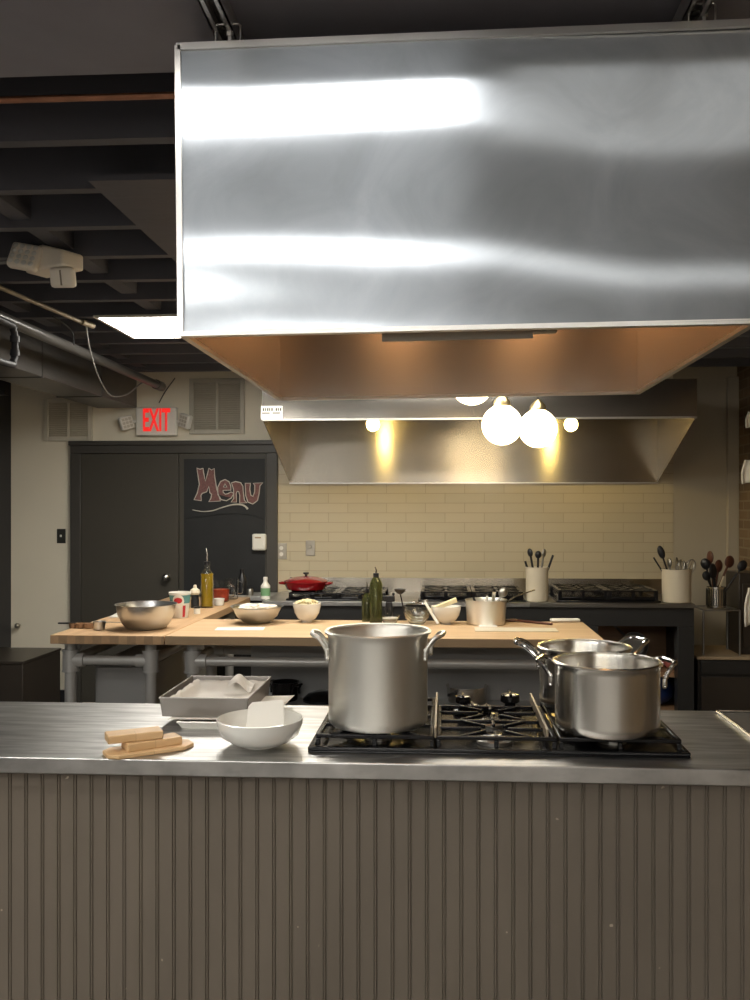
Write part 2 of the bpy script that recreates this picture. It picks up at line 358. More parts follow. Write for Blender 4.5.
a = Q(88, 176, ZJ - .004)
sbox('ceiling_panel', M_joist, a.x, a.y, ZJ - .02, 1.6, a.y + 1.45, ZJ - .001)
# plaster column and pilaster at the right end of the back wall, tile field
tl = P(277, 470, WY); tr = P(673, 485, WY)
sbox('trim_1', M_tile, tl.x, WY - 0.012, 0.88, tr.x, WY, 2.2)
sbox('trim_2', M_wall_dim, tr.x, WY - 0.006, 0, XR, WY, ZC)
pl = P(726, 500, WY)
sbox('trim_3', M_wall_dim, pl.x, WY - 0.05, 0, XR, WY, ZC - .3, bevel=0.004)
sbox('baseboard_back', M_black, XL, WY - 0.02, 0, -2.98, WY, 0.10)

# door pair on the back wall
dl = P(70, 443, WY - .05); dr = P(277, 443, WY - .05); DT = dl.z
fr = MB()
cw = 0.085
fr.box(dl.x, WY - .05, 0, dl.x + cw, WY, DT - cw); fr.box(dr.x - cw, WY - .05, 0, dr.x, WY, DT - cw); fr.box(dl.x, WY - .05, DT - cw, dr.x, WY, DT - .02)
fr.box(dl.x - .01, WY - .065, DT - .02, dr.x + .01, WY, DT + .015)
f = struct(fr.build('trim_4', M_frame, bevel=0.004))
mid = P(180, 500, WY).x
x0 = dl.x + cw; x1 = dr.x - cw
d1 = struct(MB().box(x0, WY - .035, .01, mid - .003, WY - .001, DT - cw - .003).build('door_1', M_door, bevel=.003))
k = P(167, 577, WY - .05)
kb = MB().ball((k.x, k.y - .035, k.z), .033, 1, .8, 1).lathe([(0, 0), (.032, 0), (.032, .01), (0, .01)], 24, M=Matrix.Translation((k.x, WY - .046, k.z)) @ Matrix.Rotation(PI / 2, 4, 'X'))
kb.tube([(k.x, WY - .04, k.z), (k.x, WY - .085, k.z)], .012).build('door_knob', M_chrome, d1)
d2 = struct(MB().box(mid + .003, WY - .035, .01, x1, WY - .001, DT - cw - .003).build('door_2', M_door, bevel=.003))
ca = P(184, 459, WY - .037); cb_ = P(265, 459, WY - .037)
MB().box(ca.x, WY - .039, .9, cb_.x, WY - .034, ca.z).build('chalkboard', M_chalkboard, d2)
# "Menu" in chalk
YM = WY - .0405
def menu(pts): return [P(190 + x / 9.868, 463 + y / 9.868, YM) for x, y in pts]
LET = [
 [[(68,50),(98,62),(128,52),(134,95),(152,180),(172,110),(186,52),(212,70),(240,55),(242,120),(264,260),(300,375),(185,382),(206,350),(214,310),(196,292),(186,230),(164,285),(120,300),(108,320),(112,372),(40,362),(70,300),(92,210),(80,130)]],
 [[(404,268),(402,225),(385,185),(345,163),(302,182),(274,240),(275,310),(308,362),(360,372),(408,345),(432,300),(405,285),(375,302),(348,308),(328,290),(326,270)], [(330,238),(345,206),(364,238)]],
 [[(410,195),(450,183),(500,195),(522,230),(527,300),(537,368),(562,392),(490,396),(491,320),(482,284),(466,278),(456,300),(459,386),(405,385),(432,350),(430,260)]],
 [[(545,200),(596,200),(590,260),(600,318),(622,330),(638,285),(640,222),(625,200),(718,195),(690,225),(682,300),(666,370),(620,405),(572,386),(550,320)]],
]
def menucurve(name, m, depth, parent, fill):
    cu = bpy.data.curves.new(name, 'CURVE'); cu.dimensions = '2D' if fill else '3D'
    if fill: cu.fill_mode = 'BOTH'; cu.extrude = 0.0004
    else: cu.bevel_depth = depth; cu.bevel_resolution = 1
    for L_ in LET:
        for ring in L_:
            p3 = menu(ring); sp = cu.splines.new('POLY'); sp.points.add(len(p3) - 1); sp.use_cyclic_u = True
            for q, p in zip(sp.points, p3): q.co = (p.x, p.z, 0, 1)
    cu.materials.append(m); o = bpy.data.objects.new(name, cu); COL.objects.link(o)
    o.rotation_euler = (PI / 2, 0, 0); o.location = (0, YM, 0); o.parent = parent; return o
menucurve('chalk_lettering', M_pinkchalk, 0, d2, True)
menucurve('chalk_outline', M_chalk, 0.0042, d2, False)
sw = smooth_path(menu([(25,462),(120,478),(220,470),(320,438),(420,412),(500,410),(545,428),(570,455)]))
n_ = len(sw); MB().tube(sw, [0.003 + 0.006 * (i / n_) for i in range(n_)], 6).build('chalk_underline', M_chalk, d2)
sw = smooth_path(menu([(-30,545),(120,530),(300,505),(480,500),(620,515),(720,560)]))
MB().tube(sw, 0.006, 6, flat=.1).build('chalk_smudge', M_dust, d2)
# white box on the chalkboard door
p = P(260, 542, YM)
t = thing('wall_thermostat', 'small white rounded box fixed on the black chalkboard door', 'thermostat', (p.x, YM, p.z))
MB().box(-.055, -.05, -.065, .055, 0, .065).build('housing', M_white, t, bevel=.014)
MB().box(-.030, -.053, .03, .018, -.049, .042).build('display', M_tan, t)

# wall grilles
def grille(px0, py0, px1, py1, m, label, split=True):
    a = P(px0, py0, WY); b = P(px1, py1, WY); cx = (a.x + b.x) / 2; cz = (a.z + b.z) / 2; W = (b.x - a.x) / 2; H = (a.z - b.z) / 2
    t = thing('vent_grille', label, 'vent', (cx, WY, cz))
    m1 = MB(); fw = .035
    m1.box(-W, -.025, -H, -W + fw, 0, H); m1.box(W - fw, -.025, -H, W, 0, H); m1.box(-W + fw, -.025, H - fw, W - fw, 0, H); m1.box(-W + fw, -.025, -H, W - fw, 0, -H + fw)
    if split: m1.box(-.01, -.022, -H + fw, .01, 0, H - fw)
    m1.build('frame', m, t, bevel=.003)
    MB().box(-W + fw, -.004, -H + fw, W - fw, -.001, H - fw).build('backing', m, t)
    s = MB(); z = -H + fw + .008
    while z < H - fw - .005:
        s.box(-W + fw, -.009, -.0015, W - fw, .009, .0015, Matrix.Translation((0, -.012, z)) @ Matrix.Rotation(-.7, 4, 'X')); z += .017
    s.build('louvers', m, t)
grille(190, 379, 245, 434, M_grille, 'beige metal vent grille with two louvered panes above the door')
grille(45, 399, 93, 441, M_grille2, 'faint cream painted vent grille under the black duct')
# switch, outlets, hook
def plate(name, px, py, W, H, m, label, cat, kind):
    p = P(px, py, WY - (.012 if px > 277 else 0)); t = thing(name, label, cat, (p.x, p.y, p.z))
    MB().box(-W / 2, -.008, -H / 2, W / 2, 0, H / 2).build('cover_plate', m, t, bevel=.002)
    if kind == 'outlet':
        for s in (-1, 1):
            MB().lathe([(0, 0), (.016, 0), (.016, .003), (0, .003)], 20, M=Matrix.Translation((0, -.008, s * .024)) @ Matrix.Rotation(PI / 2, 4, 'X')).build('socket', M_white, t)
    elif kind == 'switch':
        MB().box(-.006, -.02, -.008, .006, -.007, .01).build('toggle', M_white, t, bevel=.002)
    else:
        MB().lathe([(0, 0), (.012, 0), (.010, .006), (0, .006)], 20, M=Matrix.Translation((0, -.008, .01)) @ Matrix.Rotation(PI / 2, 4, 'X')).build('button', M_splate, t)
plate('light_switch', 61.5, 536, .07, .115, M_switch, 'black light switch plate on the cream wall left of the door', 'switch', 'switch')
plate('wall_outlet', 281.5, 551, .085, .125, M_splate, 'steel double outlet plate on the tile edge beside the door', 'outlet', 'outlet')
plate('wall_outlet', 310.5, 548, .072, .12, M_splate, 'small grey wall plate on the tile above the red casserole', 'outlet', 'blank')
p = P(20, 625, WY); t = thing('wall_hook', 'small round metal knob low on the cream wall above the dark box', 'hook', (p.x, WY, p.z))
MB().tube([(0, 0, 0), (0, -.04, 0)], .008).build('stem', M_splate, t); MB().ball((0, -.045, 0), .022).build('knob', M_splate, t)

# ================================================================== CEILING THINGS
def ceiling_light(x0, y0, W, D, z, label):
    t = thing('ceiling_light', label, 'ceiling light', (x0, y0, z))
    m = MB(); fw = .02
    m.box(0, 0, -.012, W, fw, .0); m.box(0, D - fw, -.012, W, D, .0); m.box(0, fw, -.012, fw, D - fw, .0); m.box(W - fw, fw, -.012, W, D - fw, .0)
    m.box(fw, fw, -.002, W - fw, D - fw, 0)
    m.build('frame', M_white, t)
    MB().box(fw, fw, -.010, W - fw, D - fw, -.003).build('diffuser', M_led, t)
vp = Q(93, 317, ZJ - .01)
M_front = M_led; M_led = M_ledb
ceiling_light(vp.x, vp.y, 1.22, .62, ZJ, 'bright square ceiling light panel left of the big hood, near the back wall')
M_led = M_front; ceiling_light(-0.55, 4.2, 1.22, .40, ZJ, 'added fill light panel hidden behind the big hood, beside the visible one')  # second panel is unseen, added to brighten the back wall and table
M_led = M_front
for x_, y_, w_, d_, m_, l_ in ((0.08, 0.0, 1.45, .30, M_ledd, 'added dim fill panel above the viewer right of the bright one'), (0.14, 1.12, .85, .46, M_ledv, 'added faint fill panel over the island right of the bright one')):
    M_save = M_led; M_led = m_; ceiling_light(x_, y_, w_, d_, ZJ, l_); M_led = M_save  # unseen panels added for the soft glow on the hood's right half
PL = ['lit ceiling panel reflected as the upper white band in the hood face', 'lit ceiling panel reflected as the lower white band in the hood face', 'lit ceiling panel reflected as a thin strip along the hood bottom edge',
      'added unseen fill panel at the far left behind the viewer', 'added unseen fill panel in the middle far behind the viewer', 'added unseen fill panel on the right far behind the viewer', 'added unseen fill panel left of the viewer', 'added unseen fill panel by the left wall beside the hood']
for (x0, y0, W, D), l in zip(PANELS, PL):
    M_led = M_ledf if D < .5 else M_front
    ceiling_light(x0, y0, W, D, ZJ, l)
M_led = M_front

# copper pipe
tag(MB().tube([(XL, 2.30, 2.625), (1.0, 2.30, 2.625)], .009).build('copper_pipe', M_copper), 'thin worn copper pipe running level across the dark ceiling left of the hood', 'pipe')
# ductwork
dt = thing('air_duct', 'large black rectangular duct running along the upper left under the joists', 'duct', (-2.565, 0, 0))
dx0, dx1 = P(97.5, 411, WY).x + 2.565, P(137, 407, WY).x + 2.565
zb = P(137, 408, WY).z; zt = zb + .24
MB().box(dx0, 0.4, zb, dx1, WY, zt).build('duct_body', M_duct, dt, bevel=.006)
for yy in (2.9, 4.45, 5.35, 6.3):
    MB().box(dx0 - .006, yy, zb - .006, dx1 + .006, yy + .012, zt + .006).build('duct_seam', M_duct, dt)
px_ = P(160, 386, 6.85)
p1 = MB().tube([(px_.x, 0.5, px_.z), (px_.x, 6.85, px_.z)], .030, 14)
p1.tube([(px_.x, 6.75, px_.z), (px_.x, 6.88, px_.z)], .038, 14)
tag(p1.build('black_pipe', M_duct), 'black steel pipe along the upper edge of the duct, ending near the exit sign', 'pipe')
# branching pipe elbow on the duct side
yl = 4.34; e0 = P(18, 326, yl); e1 = P(18, 366, yl); ex_ = px_.x + .075
b = MB().tube(smooth_path([(ex_, 3.4, e0.z), (ex_, yl - .10, e0.z), (ex_, yl - .02, e0.z - .02), (ex_, yl, e0.z - .06), (ex_, yl, e1.z + .06), (ex_, yl - .02, e1.z + .02), (ex_, yl - .10, e1.z), (ex_, 3.4, e1.z)]), .017, 12)
b.tube([(ex_, yl, e0.z - .05), (ex_, yl, e0.z - .08)], .023, 12); b.tube([(ex_, yl, e1.z + .08), (ex_, yl, e1.z + .05)], .023, 12)
tag(b.build('pipe_loop', M_black), 'black pipe elbows bending down over the side of the duct at the left', 'pipe')
c0 = Q(-60, 262, ZJ - .02); c1 = Q(86, 324, ZJ - .02)
c = MB().tube([c0, c1], .011, 10); c.tube([c1 - Vector((0, .06, 0)), c1 + Vector((.02, .05, 0))], .017, 10)
tag(c.build('conduit', M_conduit), 'pale tan conduit running under the joists above the black duct', 'pipe')
cab = smooth_path([c1, P(90, 350, 5.2), P(100, 380, 5.6), P(112, 396, 6.0), P(128, 394, 6.4), P(140, 384, 6.6), P(150, 380, 6.75)])
tag(MB().tube(cab, .0045, 6).build('hanging_cable', M_cable), 'thin pale cable drooping in a loop over the end of the duct', 'cable')
cab = smooth_path([P(64, 322, 4.9), P(66, 342, 4.9), P(60, 336, 4.9)])
tag(MB().tube(smooth_path([c1 + Vector((-.1, -.2, 0)), P(71, 330, 5.0), P(74, 345, 5.0)]), .004, 6).build('hanging_cable', M_darkcable), 'short dark cable hanging from the conduit onto the duct pipe', 'cable')
cab = smooth_path([P(175, 378, WY - .02), P(165, 392, WY - .02), P(159, 403, WY - .02)])
tag(MB().tube(cab, .004, 6).build('sign_cable', M_darkcable), 'thin dark cable dropping to the top of the exit sign', 'cable')
tag(MB().box(XL + .02, 6.35, 2.38, XL + .30, 6.42, 2.41).build('black_bar', M_black), 'short black bar under the duct in the upper left corner', 'bar')
# threaded / flexible conduit above the hood
fx = smooth_path([(P(411, 0, 2.0)).to_tuple(), P(407, 18, 2.02).to_tuple(), P(401, 38, 2.05).to_tuple()])
fx = [Vector(q) for q in smooth_path([Vector((.03, 2.10, 2.60)), P(407, 14, 2.04), P(400, 40, 2.0)], 24)]
tag(MB().tube(fx, [.0065 + .0015 * (i % 2) for i in range(len(fx))], 8).build('flexible_conduit', M_galv), 'thin ribbed metal conduit dropping to the top of the hood', 'conduit')

# emergency light on the ceiling
ep = P(52, 262, 3.62)
el = thing('emergency_light', 'beige twin-head emergency light hanging from the joists at the upper left', 'emergency light', (ep.x, ep.y, ep.z), math.radians(-28))
MB().prism([(-.10, -.045), (.13, -.045), (.13, .02), (.0, .06), (-.10, .06)], -.055, .055, Matrix.Rotation(PI / 2, 4, 'X')).build('housing', M_beige, el, bevel=.010)
MB().box(-.02, -.02, .05, .02, .02, ZJ - ep.z).build('mount', M_black, el)
Mh = Matrix.Translation((-.045, -.095, .005)) @ Matrix.Rotation(math.radians(12), 4, 'Y') @ Matrix.Rotation(math.radians(28), 4, 'Z') @ Matrix.Rotation(math.radians(-22), 4, 'X')
h1 = MB().box(-.062, -.02, -.055, .062, .025, .055, Mh).build('lamp_head', M_beige, el, bevel=.014)
ln = MB()
for i in range(4):
    for j in range(4): ln.lathe([(0, .004), (.008, .002), (.011, 0)], 10, M=Mh @ Matrix.Translation((-.042 + .028 * i, -.021, -.036 + .024 * j)) @ Matrix.Rotation(PI / 2, 4, 'X'))
ln.build('lens', M_white, h1)
Mh = Matrix.Translation((.105, -.03, -.085)) @ Matrix.Rotation(math.radians(28), 4, 'Z') @ Matrix.Rotation(math.radians(15), 4, 'X')
h2 = MB().box(-.05, -.02, -.04, .05, .025, .04, Mh).build('lamp_head', M_beige, el, bevel=.014)
MB().box(-.003, -.023, -.03, .003, -.019, .03, Mh).build('seam', M_conduit, h2)
tag(MB().tube(smooth_path([(ep.x - .45, ep.y + .02, ep.z + .02), (ep.x - .25, ep.y, ep.z + .0), (ep.x - .10, ep.y + .02, ep.z + .01)]), .006, 8).build('lamp_cable', M_cable), 'pale cable entering the emergency light from the left', 'cable')

# exit sign
xp = P(158, 422, WY)
ex = thing('exit_sign', 'white exit sign with glowing red letters above the door', 'sign', (xp.x, WY, xp.z))
W2, H2 = 21 * WY / 900, 14.5 * WY / 900
MB().box(-W2, -.055, -H2, W2, 0, H2).build('housing', M_white, ex, bevel=.012)
fc = bpy.data.curves.new('exit_lettering', 'FONT'); fc.body = 'EXIT'; fc.size = .27; fc.extrude = .002; fc.offset = .006; fc.align_x = 'CENTER'; fc.align_y = 'CENTER'; fc.materials.append(M_exit)
ftmp = bpy.data.objects.new('t', fc); fme = bpy.data.meshes.new_from_object(ftmp); bpy.data.objects.remove(ftmp)
fo = bpy.data.objects.new('lettering', fme); COL.objects.link(fo); fo.rotation_euler = (PI / 2, 0, 0); fo.location = (.004, -.057, 0.002); fo.scale = (.40, .92, 1); fo.parent = ex
for s, rz in ((-1, .7), (1, -.5)):
    Mh = Matrix.Translation((s * (W2 + .07), -.06, .0 if s > 0 else -.01)) @ Matrix.Rotation(rz, 4, 'Z') @ Matrix.Rotation(s * .3, 4, 'Y')
    hd = MB().box(-.055, -.02, -.055, .055, .03, .055, Mh).build('lamp_head', M_white, ex, bevel=.012)
    ln = MB()
    for i in range(3):
        for j in range(3): ln.box(-.04 + .028 * i, -.0225, -.04 + .028 * j, -.018 + .028 * i, -.019, -.018 + .028 * j, Mh)
    ln.build('lens', M_grille, hd)
    MB().tube([(s * W2 * .95, -.03, 0), (s * (W2 + .04), -.04, 0)], .015).build('arm', M_white, ex)

# ================================================================== FRONT HOOD
HY = 1.85; HD = 1.11
bl = P(181.5, 334, HY); br_ = P(757, 317, HY); HW = br_.x - bl.x
tlz = P(176, 47, HY).z; HH = tlz - bl.z
TILT = -math.radians(.6)
hd = thing('range_hood', 'large brushed stainless steel box hood hanging over the front burners', 'range hood', (bl.x, HY, bl.z)); hd.rotation_euler = (0, TILT, 0)
bm = bmesh.new(); NX, NZ = 120, 60
def wav(x, z):
    u = x / HW; v = z / HH
    s = max(0.0, min(1.0, (u - .50) / .35)); s = s * s * (3 - 2 * s)
    d = .00048 * math.sin(2 * PI * (v * 1.15 + .1)) * (1 - s)
    d -= .0085 * s * math.sin(PI * (v - .25))
    d += .0011 * math.sin(2 * PI * u * 1.3 + .6) * math.sin(PI * v)
    return d
g = [[bm.verts.new((HW * i / NX, -wav(HW * i / NX, HH * j / NZ) - .002, HH * j / NZ)) for i in range(NX + 1)] for j in range(NZ + 1)]
g2 = [[bm.verts.new((HW * i / NX, .012, HH * j / NZ)) for i in (0, NX)] for j in (0, NZ)]
for j in range(NZ):
    for i in range(NX): bm.faces.new((g[j][i], g[j][i + 1], g[j + 1][i + 1], g[j + 1][i]))
bm.faces.new((g2[0][0], g2[1][0], g2[1][1], g2[0][1]))
me = bpy.data.meshes.new('front_panel'); bm.to_mesh(me); bm.free(); me.materials.append(M_hood)
me.polygons.foreach_set('use_smooth', [True] * len(me.polygons))
fp = bpy.data.objects.new('front_panel', me); COL.objects.link(fp); fp.parent = hd
MB().box(0, .012, 0, .004, HD, HH).build('side_panel', M_hoodin, hd)
MB().box(HW - .004, .012, 0, HW, HD, HH).build('side_panel', M_hoodin, hd)
bz = (P(460, 396.5, HY + HD).z - (bl.z + .0))
MB().box(.004, HD - .004, 0, HW - .004, HD, HH).build('back_panel', M_hoodin, hd)
MB().box(-.004, -.006, HH, HW + .004, HD + .004, HH + .006).build('top_panel', M_hoodtrim, hd)
e = MB(); e.box(-.004, -.008, -.006, HW + .004, .012, .004); e.box(-.004, .012, -.006, .010, HD + .004, .003); e.box(HW - .010, .012, -.006, HW + .004, HD + .004, .003); e.box(.01, HD - .012, -.006, HW - .01, HD + .004, .003)
e.build('bottom_rim', M_hoodtrim, hd)
e = MB(); e.box(-.006, -.009, 0, .006, .012, HH); e.box(0, -.009, HH - .010, HW, .0, HH); e.build('face_edge', M_hoodtrim, hd)
# filter tray / lamp bar inside the front lip
q0 = P(384, 340, HY + .12).x - bl.x; q1 = P(530, 340, HY + .12).x - bl.x
tb = MB(); tb.slab([(q0, .06, -.004), (q1, .06, -.004), (q1 - .015, .16, .02), (q0 + .015, .16, .02)], (0, 0, .006)); tb.box(q0, .055, -.014, q1, .062, .008)
tb.build('grease_tray', M_ddark, hd)
MB().box(q1, .05, -.002, q1 + .05, .075, .010).tube([(q1 + .03, .05, .004), (q1 + .03, .044, .004)], .005).build('tray_bracket', M_ddark, hd)

MH = emit('hood_fill_glow', (1.0, .50, .20), 11.0)  # unseen warm glow added inside the hood to tint its interior
for x_ in (.25, .80):
    lb = MB().box(x_, .30, HH - .10, x_ + .2, .40, HH - .002).build('added_glow_box', M_hoodtrim, hd)
    MB().box(x_ + .01, .31, HH - .104, x_ + .19, .39, HH - .10).build('added_hood_glow', MH, lb)
# struts and hangers
def strut(px, py, rz, label):
    b = P(px, py, HY + .10)
    s = thing('strut_channel', label, 'strut', (b.x, 0, ZJ - .045))
    m = MB(); L0, L1 = 1.3, HY + HD
    m.box(-.022, L0, 0, -.018, L1, .042); m.box(.018, L0, 0, .022, L1, .042); m.box(-.018, L0, 0.038, .018, L1, .042)
    m.box(-.022, L0, 0, -.010, L1, .003); m.box(.010, L0, 0, .022, L1, .003)
    m.build('channel', M_galv, s)
    for i in range(5, 12): MB().cyl(0, L0 + .06 + .1 * i, -.001, .0035, .008, 12).build('slot', M_dark, s)
    return b
def hanger(b, label):
    zt_ = bl.z + HH + .006 + (b.x - bl.x) * math.tan(-TILT)
    h = thing('hood_hanger', label, 'hanger', (b.x, b.y, zt_))
    MB().tube([(-.026, 0, 0), (-.027, 0, .044), (-.023, 0, .048), (.023, 0, .048), (.027, 0, .044), (.026, 0, 0)], .0022, 8).build('loop', M_hoodtrim, h)
    MB().tube([(.004, 0, 0), (.004, 0, ZJ - zt_)], .004, 8).cyl(.004, 0, .022, .032, .008, 6).build('threaded_rod', M_galv, h)
b = strut(232, 20, 0, 'perforated grey strut channel above the left corner of the front hood')
hanger(P(228, 44, HY + .02), 'bent wire hanger with threaded rod on the left of the hood top')
strut(684, 12, 0, 'perforated grey strut channel above the right part of the front hood')
hanger(P(702, 20, HY + .02), 'bent wire hanger with threaded rod on the right of the hood top')

# ================================================================== WALL HOOD
VY = 5.96
vl = P(262, 419, VY); vr = P(697, 417.5, VY); VW = vr.x - vl.x; vz = vl.z; vzb = P(293, 483, WY).z; VT = P(697, 380, VY).z
wh = thing('wall_hood', 'long low stainless steel hood on the tiled back wall with sloped end panels', 'range hood', (vl.x, VY, 0))
dd = WY - .013 - VY
MB().box(0, 0, vz, VW, .006, VT).build('front_lip', M_lip, wh)
for x in (0, VW - .006):
    m = MB(); m.prism([(0.006, vz), (dd, vzb), (dd, VT), (0.006, VT)], x, x + .006, Matrix(((0, 0, 1, 0), (1, 0, 0, 0), (0, 1, 0, 0), (0, 0, 0, 1))))
    m.build('end_panel', M_whood, wh)
MB().box(.006, dd - .008, vzb, VW - .006, dd, VT).build('back_panel', M_whood, wh)
MB().box(0, 0.006, VT, VW, dd, VT + .01).build('top_panel', M_whood, wh)
m = MB(); m.box(0, -.006, vz - .012, VW, .012, vz); m.box(0, dd - .02, vzb - .008, VW, dd, vzb); m.build('rim', M_hoodtrim, wh)
for px in (373, 571):
    b_ = P(px, 424.5, 6.4)
    bb = MB().ball((b_.x - vl.x, 6.4 - VY, b_.z), .047).build('bulb', M_bulb, wh)
    MB().tube([(b_.x - vl.x, 6.4 - VY, b_.z + .04), (b_.x - vl.x, 6.4 - VY, VT)], .022).build('lamp_socket', M_hoodtrim, wh)
la = P(261, 406, VY); lb_ = P(282.5, 419.5, VY)
ls = thing('hood_label', 'small white paper label with dark lines at the left end of the wall hood', 'label', (la.x, VY, la.z))
lw = lb_.x - la.x; lh = la.z - lb_.z
MB().box(0, -.0025, -lh, lw, -.0005, 0).build('paper', M_white, ls)
m = MB()
for i in range(9):
    if i != 5: m.box(.012 + i * .0145, -.0035, -.034, .012 + i * .0145 + (.008 if i % 2 else .010), -.0024, -.014)
m.box(.006, -.0035, -.052, .060, -.0024, -.044); m.box(.078, -.0035, -.052, .130, -.0024, -.044)
m.build('print', M_print, ls)
m = MB(); m.box(.055, -.0035, -.085, .085, -.0024, -.075); m.build('red_print', M_beige, ls)

# pendant globes
def pendant(px, py, r_px, R, label):
    Y = R * 900 / r_px; p = P(px, py, Y)
    t = thing('pendant_lamp', label, 'pendant lamp', (p.x, p.y, p.z), 0, 'white globe pendants')
    MB().ball((0, 0, 0), R, n=32).build('globe', M_globe, t)
    MB().lathe([(0, R * .97), (.045, R * .93), (.040, R + .02), (.014, R + .05), (0, R + .05)], 20).build('cap', M_brass, t)
    MB().tube([(0, 0, R + .04), (0, 0, ZC - .01 - p.z)], .004, 6).build('cord', M_blackpl, t)
pendant(502, 425, 20, .10, 'glowing white globe pendant, left of the two overlapping ones')
pendant(538, 428.5, 19, .10, 'glowing white globe pendant, right of the two overlapping ones')
pendant(472, 384, 21, .10, 'glowing white globe pendant mostly hidden above the front hood rear edge')

# ================================================================== ISLAND
ZT = .94; IY0 = 2.152; IY1 = 2.775
isl = thing('kitchen_island', 'long taupe island clad in vertical beadboard across the front', 'kitchen island', (0, 0, 0))
bm = bmesh.new(); prof = []; x = -1.75; BP = .0415
while x < 1.75:
    prof += [(x, 0), (x + .0012, .0035), (x + .0024, .0035), (x + .0036, .0002), (x + .0052, -.0008), (x + .0068, .0002), (x + .0080, .0035), (x + .0092, .0035), (x + .0104, 0)]
    x += BP
fr_ = [(bm.verts.new((x, IY0 + .028 + d, 0.0)), bm.verts.new((x, IY0 + .028 + d, ZT - .045))) for x, d in prof]
for a, b in zip(fr_, fr_[1:]): bm.faces.new((a[0], b[0], b[1], a[1]))
xa, xb = prof[0][0], prof[-1][0]
bk = [bm.verts.new(v) for v in ((xa, IY0 + .05, 0), (xb, IY0 + .05, 0), (xb, IY0 + .05, ZT - .045), (xa, IY0 + .05, ZT - .045))]
bm.faces.new(bk)
me = bpy.data.meshes.new('beadboard'); bm.to_mesh(me); bm.free(); me.materials.append(M_bead)
bo = bpy.data.objects.new('beadboard', me); COL.objects.link(bo); bo.parent = isl
MB().box(-1.75, IY0 + .05, 0, 1.6, IY1 - .06, ZT - .045).build('cabinet_body', M_cab, isl)
ct = MB().box(-1.78, IY0, ZT - .040, 1.63, IY1, ZT)
tag(ct.build('island_worktop', M_ctop, bevel=.003), 'stainless steel worktop with a folded edge on the beadboard island', 'worktop')

# cooktop builder
def grate(t, x0, y0, W, D, z, hb=.020, mt=None, finger=True, bw=.011):
    mt = mt or M_iron; m = MB(); r = bw / 2
    m.box(x0, y0, z - .012, x0 + W, y0 + bw, z - .002); m.box(x0, y0 + D - bw, z - .012, x0 + W, y0 + D, z - .002)
    m.box(x0, y0 + bw, z - .012, x0 + bw, y0 + D - bw, z - .002); m.box(x0 + W - bw, y0 + bw, z - .012, x0 + W, y0 + D - bw, z - .002)
    m.box(x0 + bw, y0 + D / 2 - r, z - .012, x0 + W - bw, y0 + D / 2 + r, z - .002)
    for cy in (y0 + D * .25, y0 + D * .75):
        cx = x0 + W / 2
        for a in range(8):
            an = PI / 4 * a + (PI / 8 if False else 0)
            dx, dy = math.cos(an), math.sin(an)
            R1 = min(W / 2 / max(abs(dx), 1e-3), D / 4 / max(abs(dy), 1e-3)) - r
            m.slab([Vector((cx + dx * .035 - dy * r * .8, cy + dy * .035 + dx * r * .8, z - .010)), Vector((cx + dx * .035 + dy * r * .8, cy + dy * .035 - dx * r * .8, z - .010)), Vector((cx + dx * R1 + dy * r * .8, cy + dy * R1 - dx * r * .8, z - .010)), Vector((cx + dx * R1 - dy * r * .8, cy + dy * R1 + dx * r * .8, z - .010))], (0, 0, .010))
    for fx in (x0, x0 + W / 2 - r, x0 + W - bw):
        for fy in (y0, y0 + D - bw): m.box(fx, fy, z - hb - .012, fx + bw, fy + bw, z - .012)
    return m.build('grate', mt, t, bevel=.002)
def burner(t, x, y, z, R=.045, big=True):
    b = MB().lathe([(0, 0), (R, 0), (R, .008), (R * .8, .014), (0, .014)], 28, (x, y, z)).build('burner', M_alu if big else M_brass, t)
    MB().lathe([(0, .014), (R * .72, .014), (R * .74, .018), (R * .6, .022), (0, .022)], 28, (x, y, z)).build('burner_cap', M_iron, b)
cl = Q(307, 752, ZT + .004); cr_ = Q(692, 758, ZT + .004)
CW = cr_.x - cl.x; CY0 = 2.238; CD = .50
ck = thing('gas_cooktop', 'black five-grate gas cooktop set into the steel island under the big hood', 'cooktop', (cl.x, CY0, ZT))
ck['label'] = 'wide black gas cooktop set into the steel island under the three large pots'
m = MB(); m.box(0, 0, 0, CW, CD, .005); m.box(0, 0, .005, CW, .014, .014); m.box(0, CD - .014, .005, CW, CD, .014); m.box(0, .014, .005, .014, CD - .014, .014); m.box(CW - .014, .014, .005, CW, CD - .014, .014)
m.build('tray', M_enam, ck, bevel=.004)
GZ = .044; gw = (CW - .05) / 3
for i in range(3):
    x0 = .018 + i * (gw + .007); dpt = CD - .04 if i != 1 else CD - .14
    grate(ck, x0, .018, gw, dpt, GZ)
    for k_, f_ in enumerate((.25, .75)):
        burner(ck, x0 + gw / 2, .018 + dpt * f_, .005, .046 if (i + k_) % 2 else .038, True)
# grate edges as side rails, the warm light they catch put into the tan colour
for x0 in (.018 + gw + .0005, .018 + 2 * gw - .018):
    MB().box(x0, .03, GZ - .010, x0 + .006, CD - .03, GZ + .016).build('lit_grate_rail', M_conduit, ck, bevel=.001)
for px, dy_, r_, h_ in ((463, .070, .026, .058), (472, .105, .022, .040), (487, .085, .022, .030), (510, .075, .032, .066)):
    kx = P(px, 705, CY0 + CD - dy_).x - cl.x; ky = CD - dy_
    k_ = MB().lathe([(0, 0), (r_ * 1.1, 0), (r_ * 1.1, h_ * .2), (r_ * .55, h_ * .3), (r_ * .5, h_ * .5), (r_ * .9, h_ * .6), (r_ * .85, h_ * .9), (0, h_)], 24, (kx, ky, .005))
    k_.box(kx - .004, ky - r_, .005 + h_ * .85, kx + .004, ky + r_, .005 + h_ * 1.02).build('knob', M_knob, ck, bevel=.001)

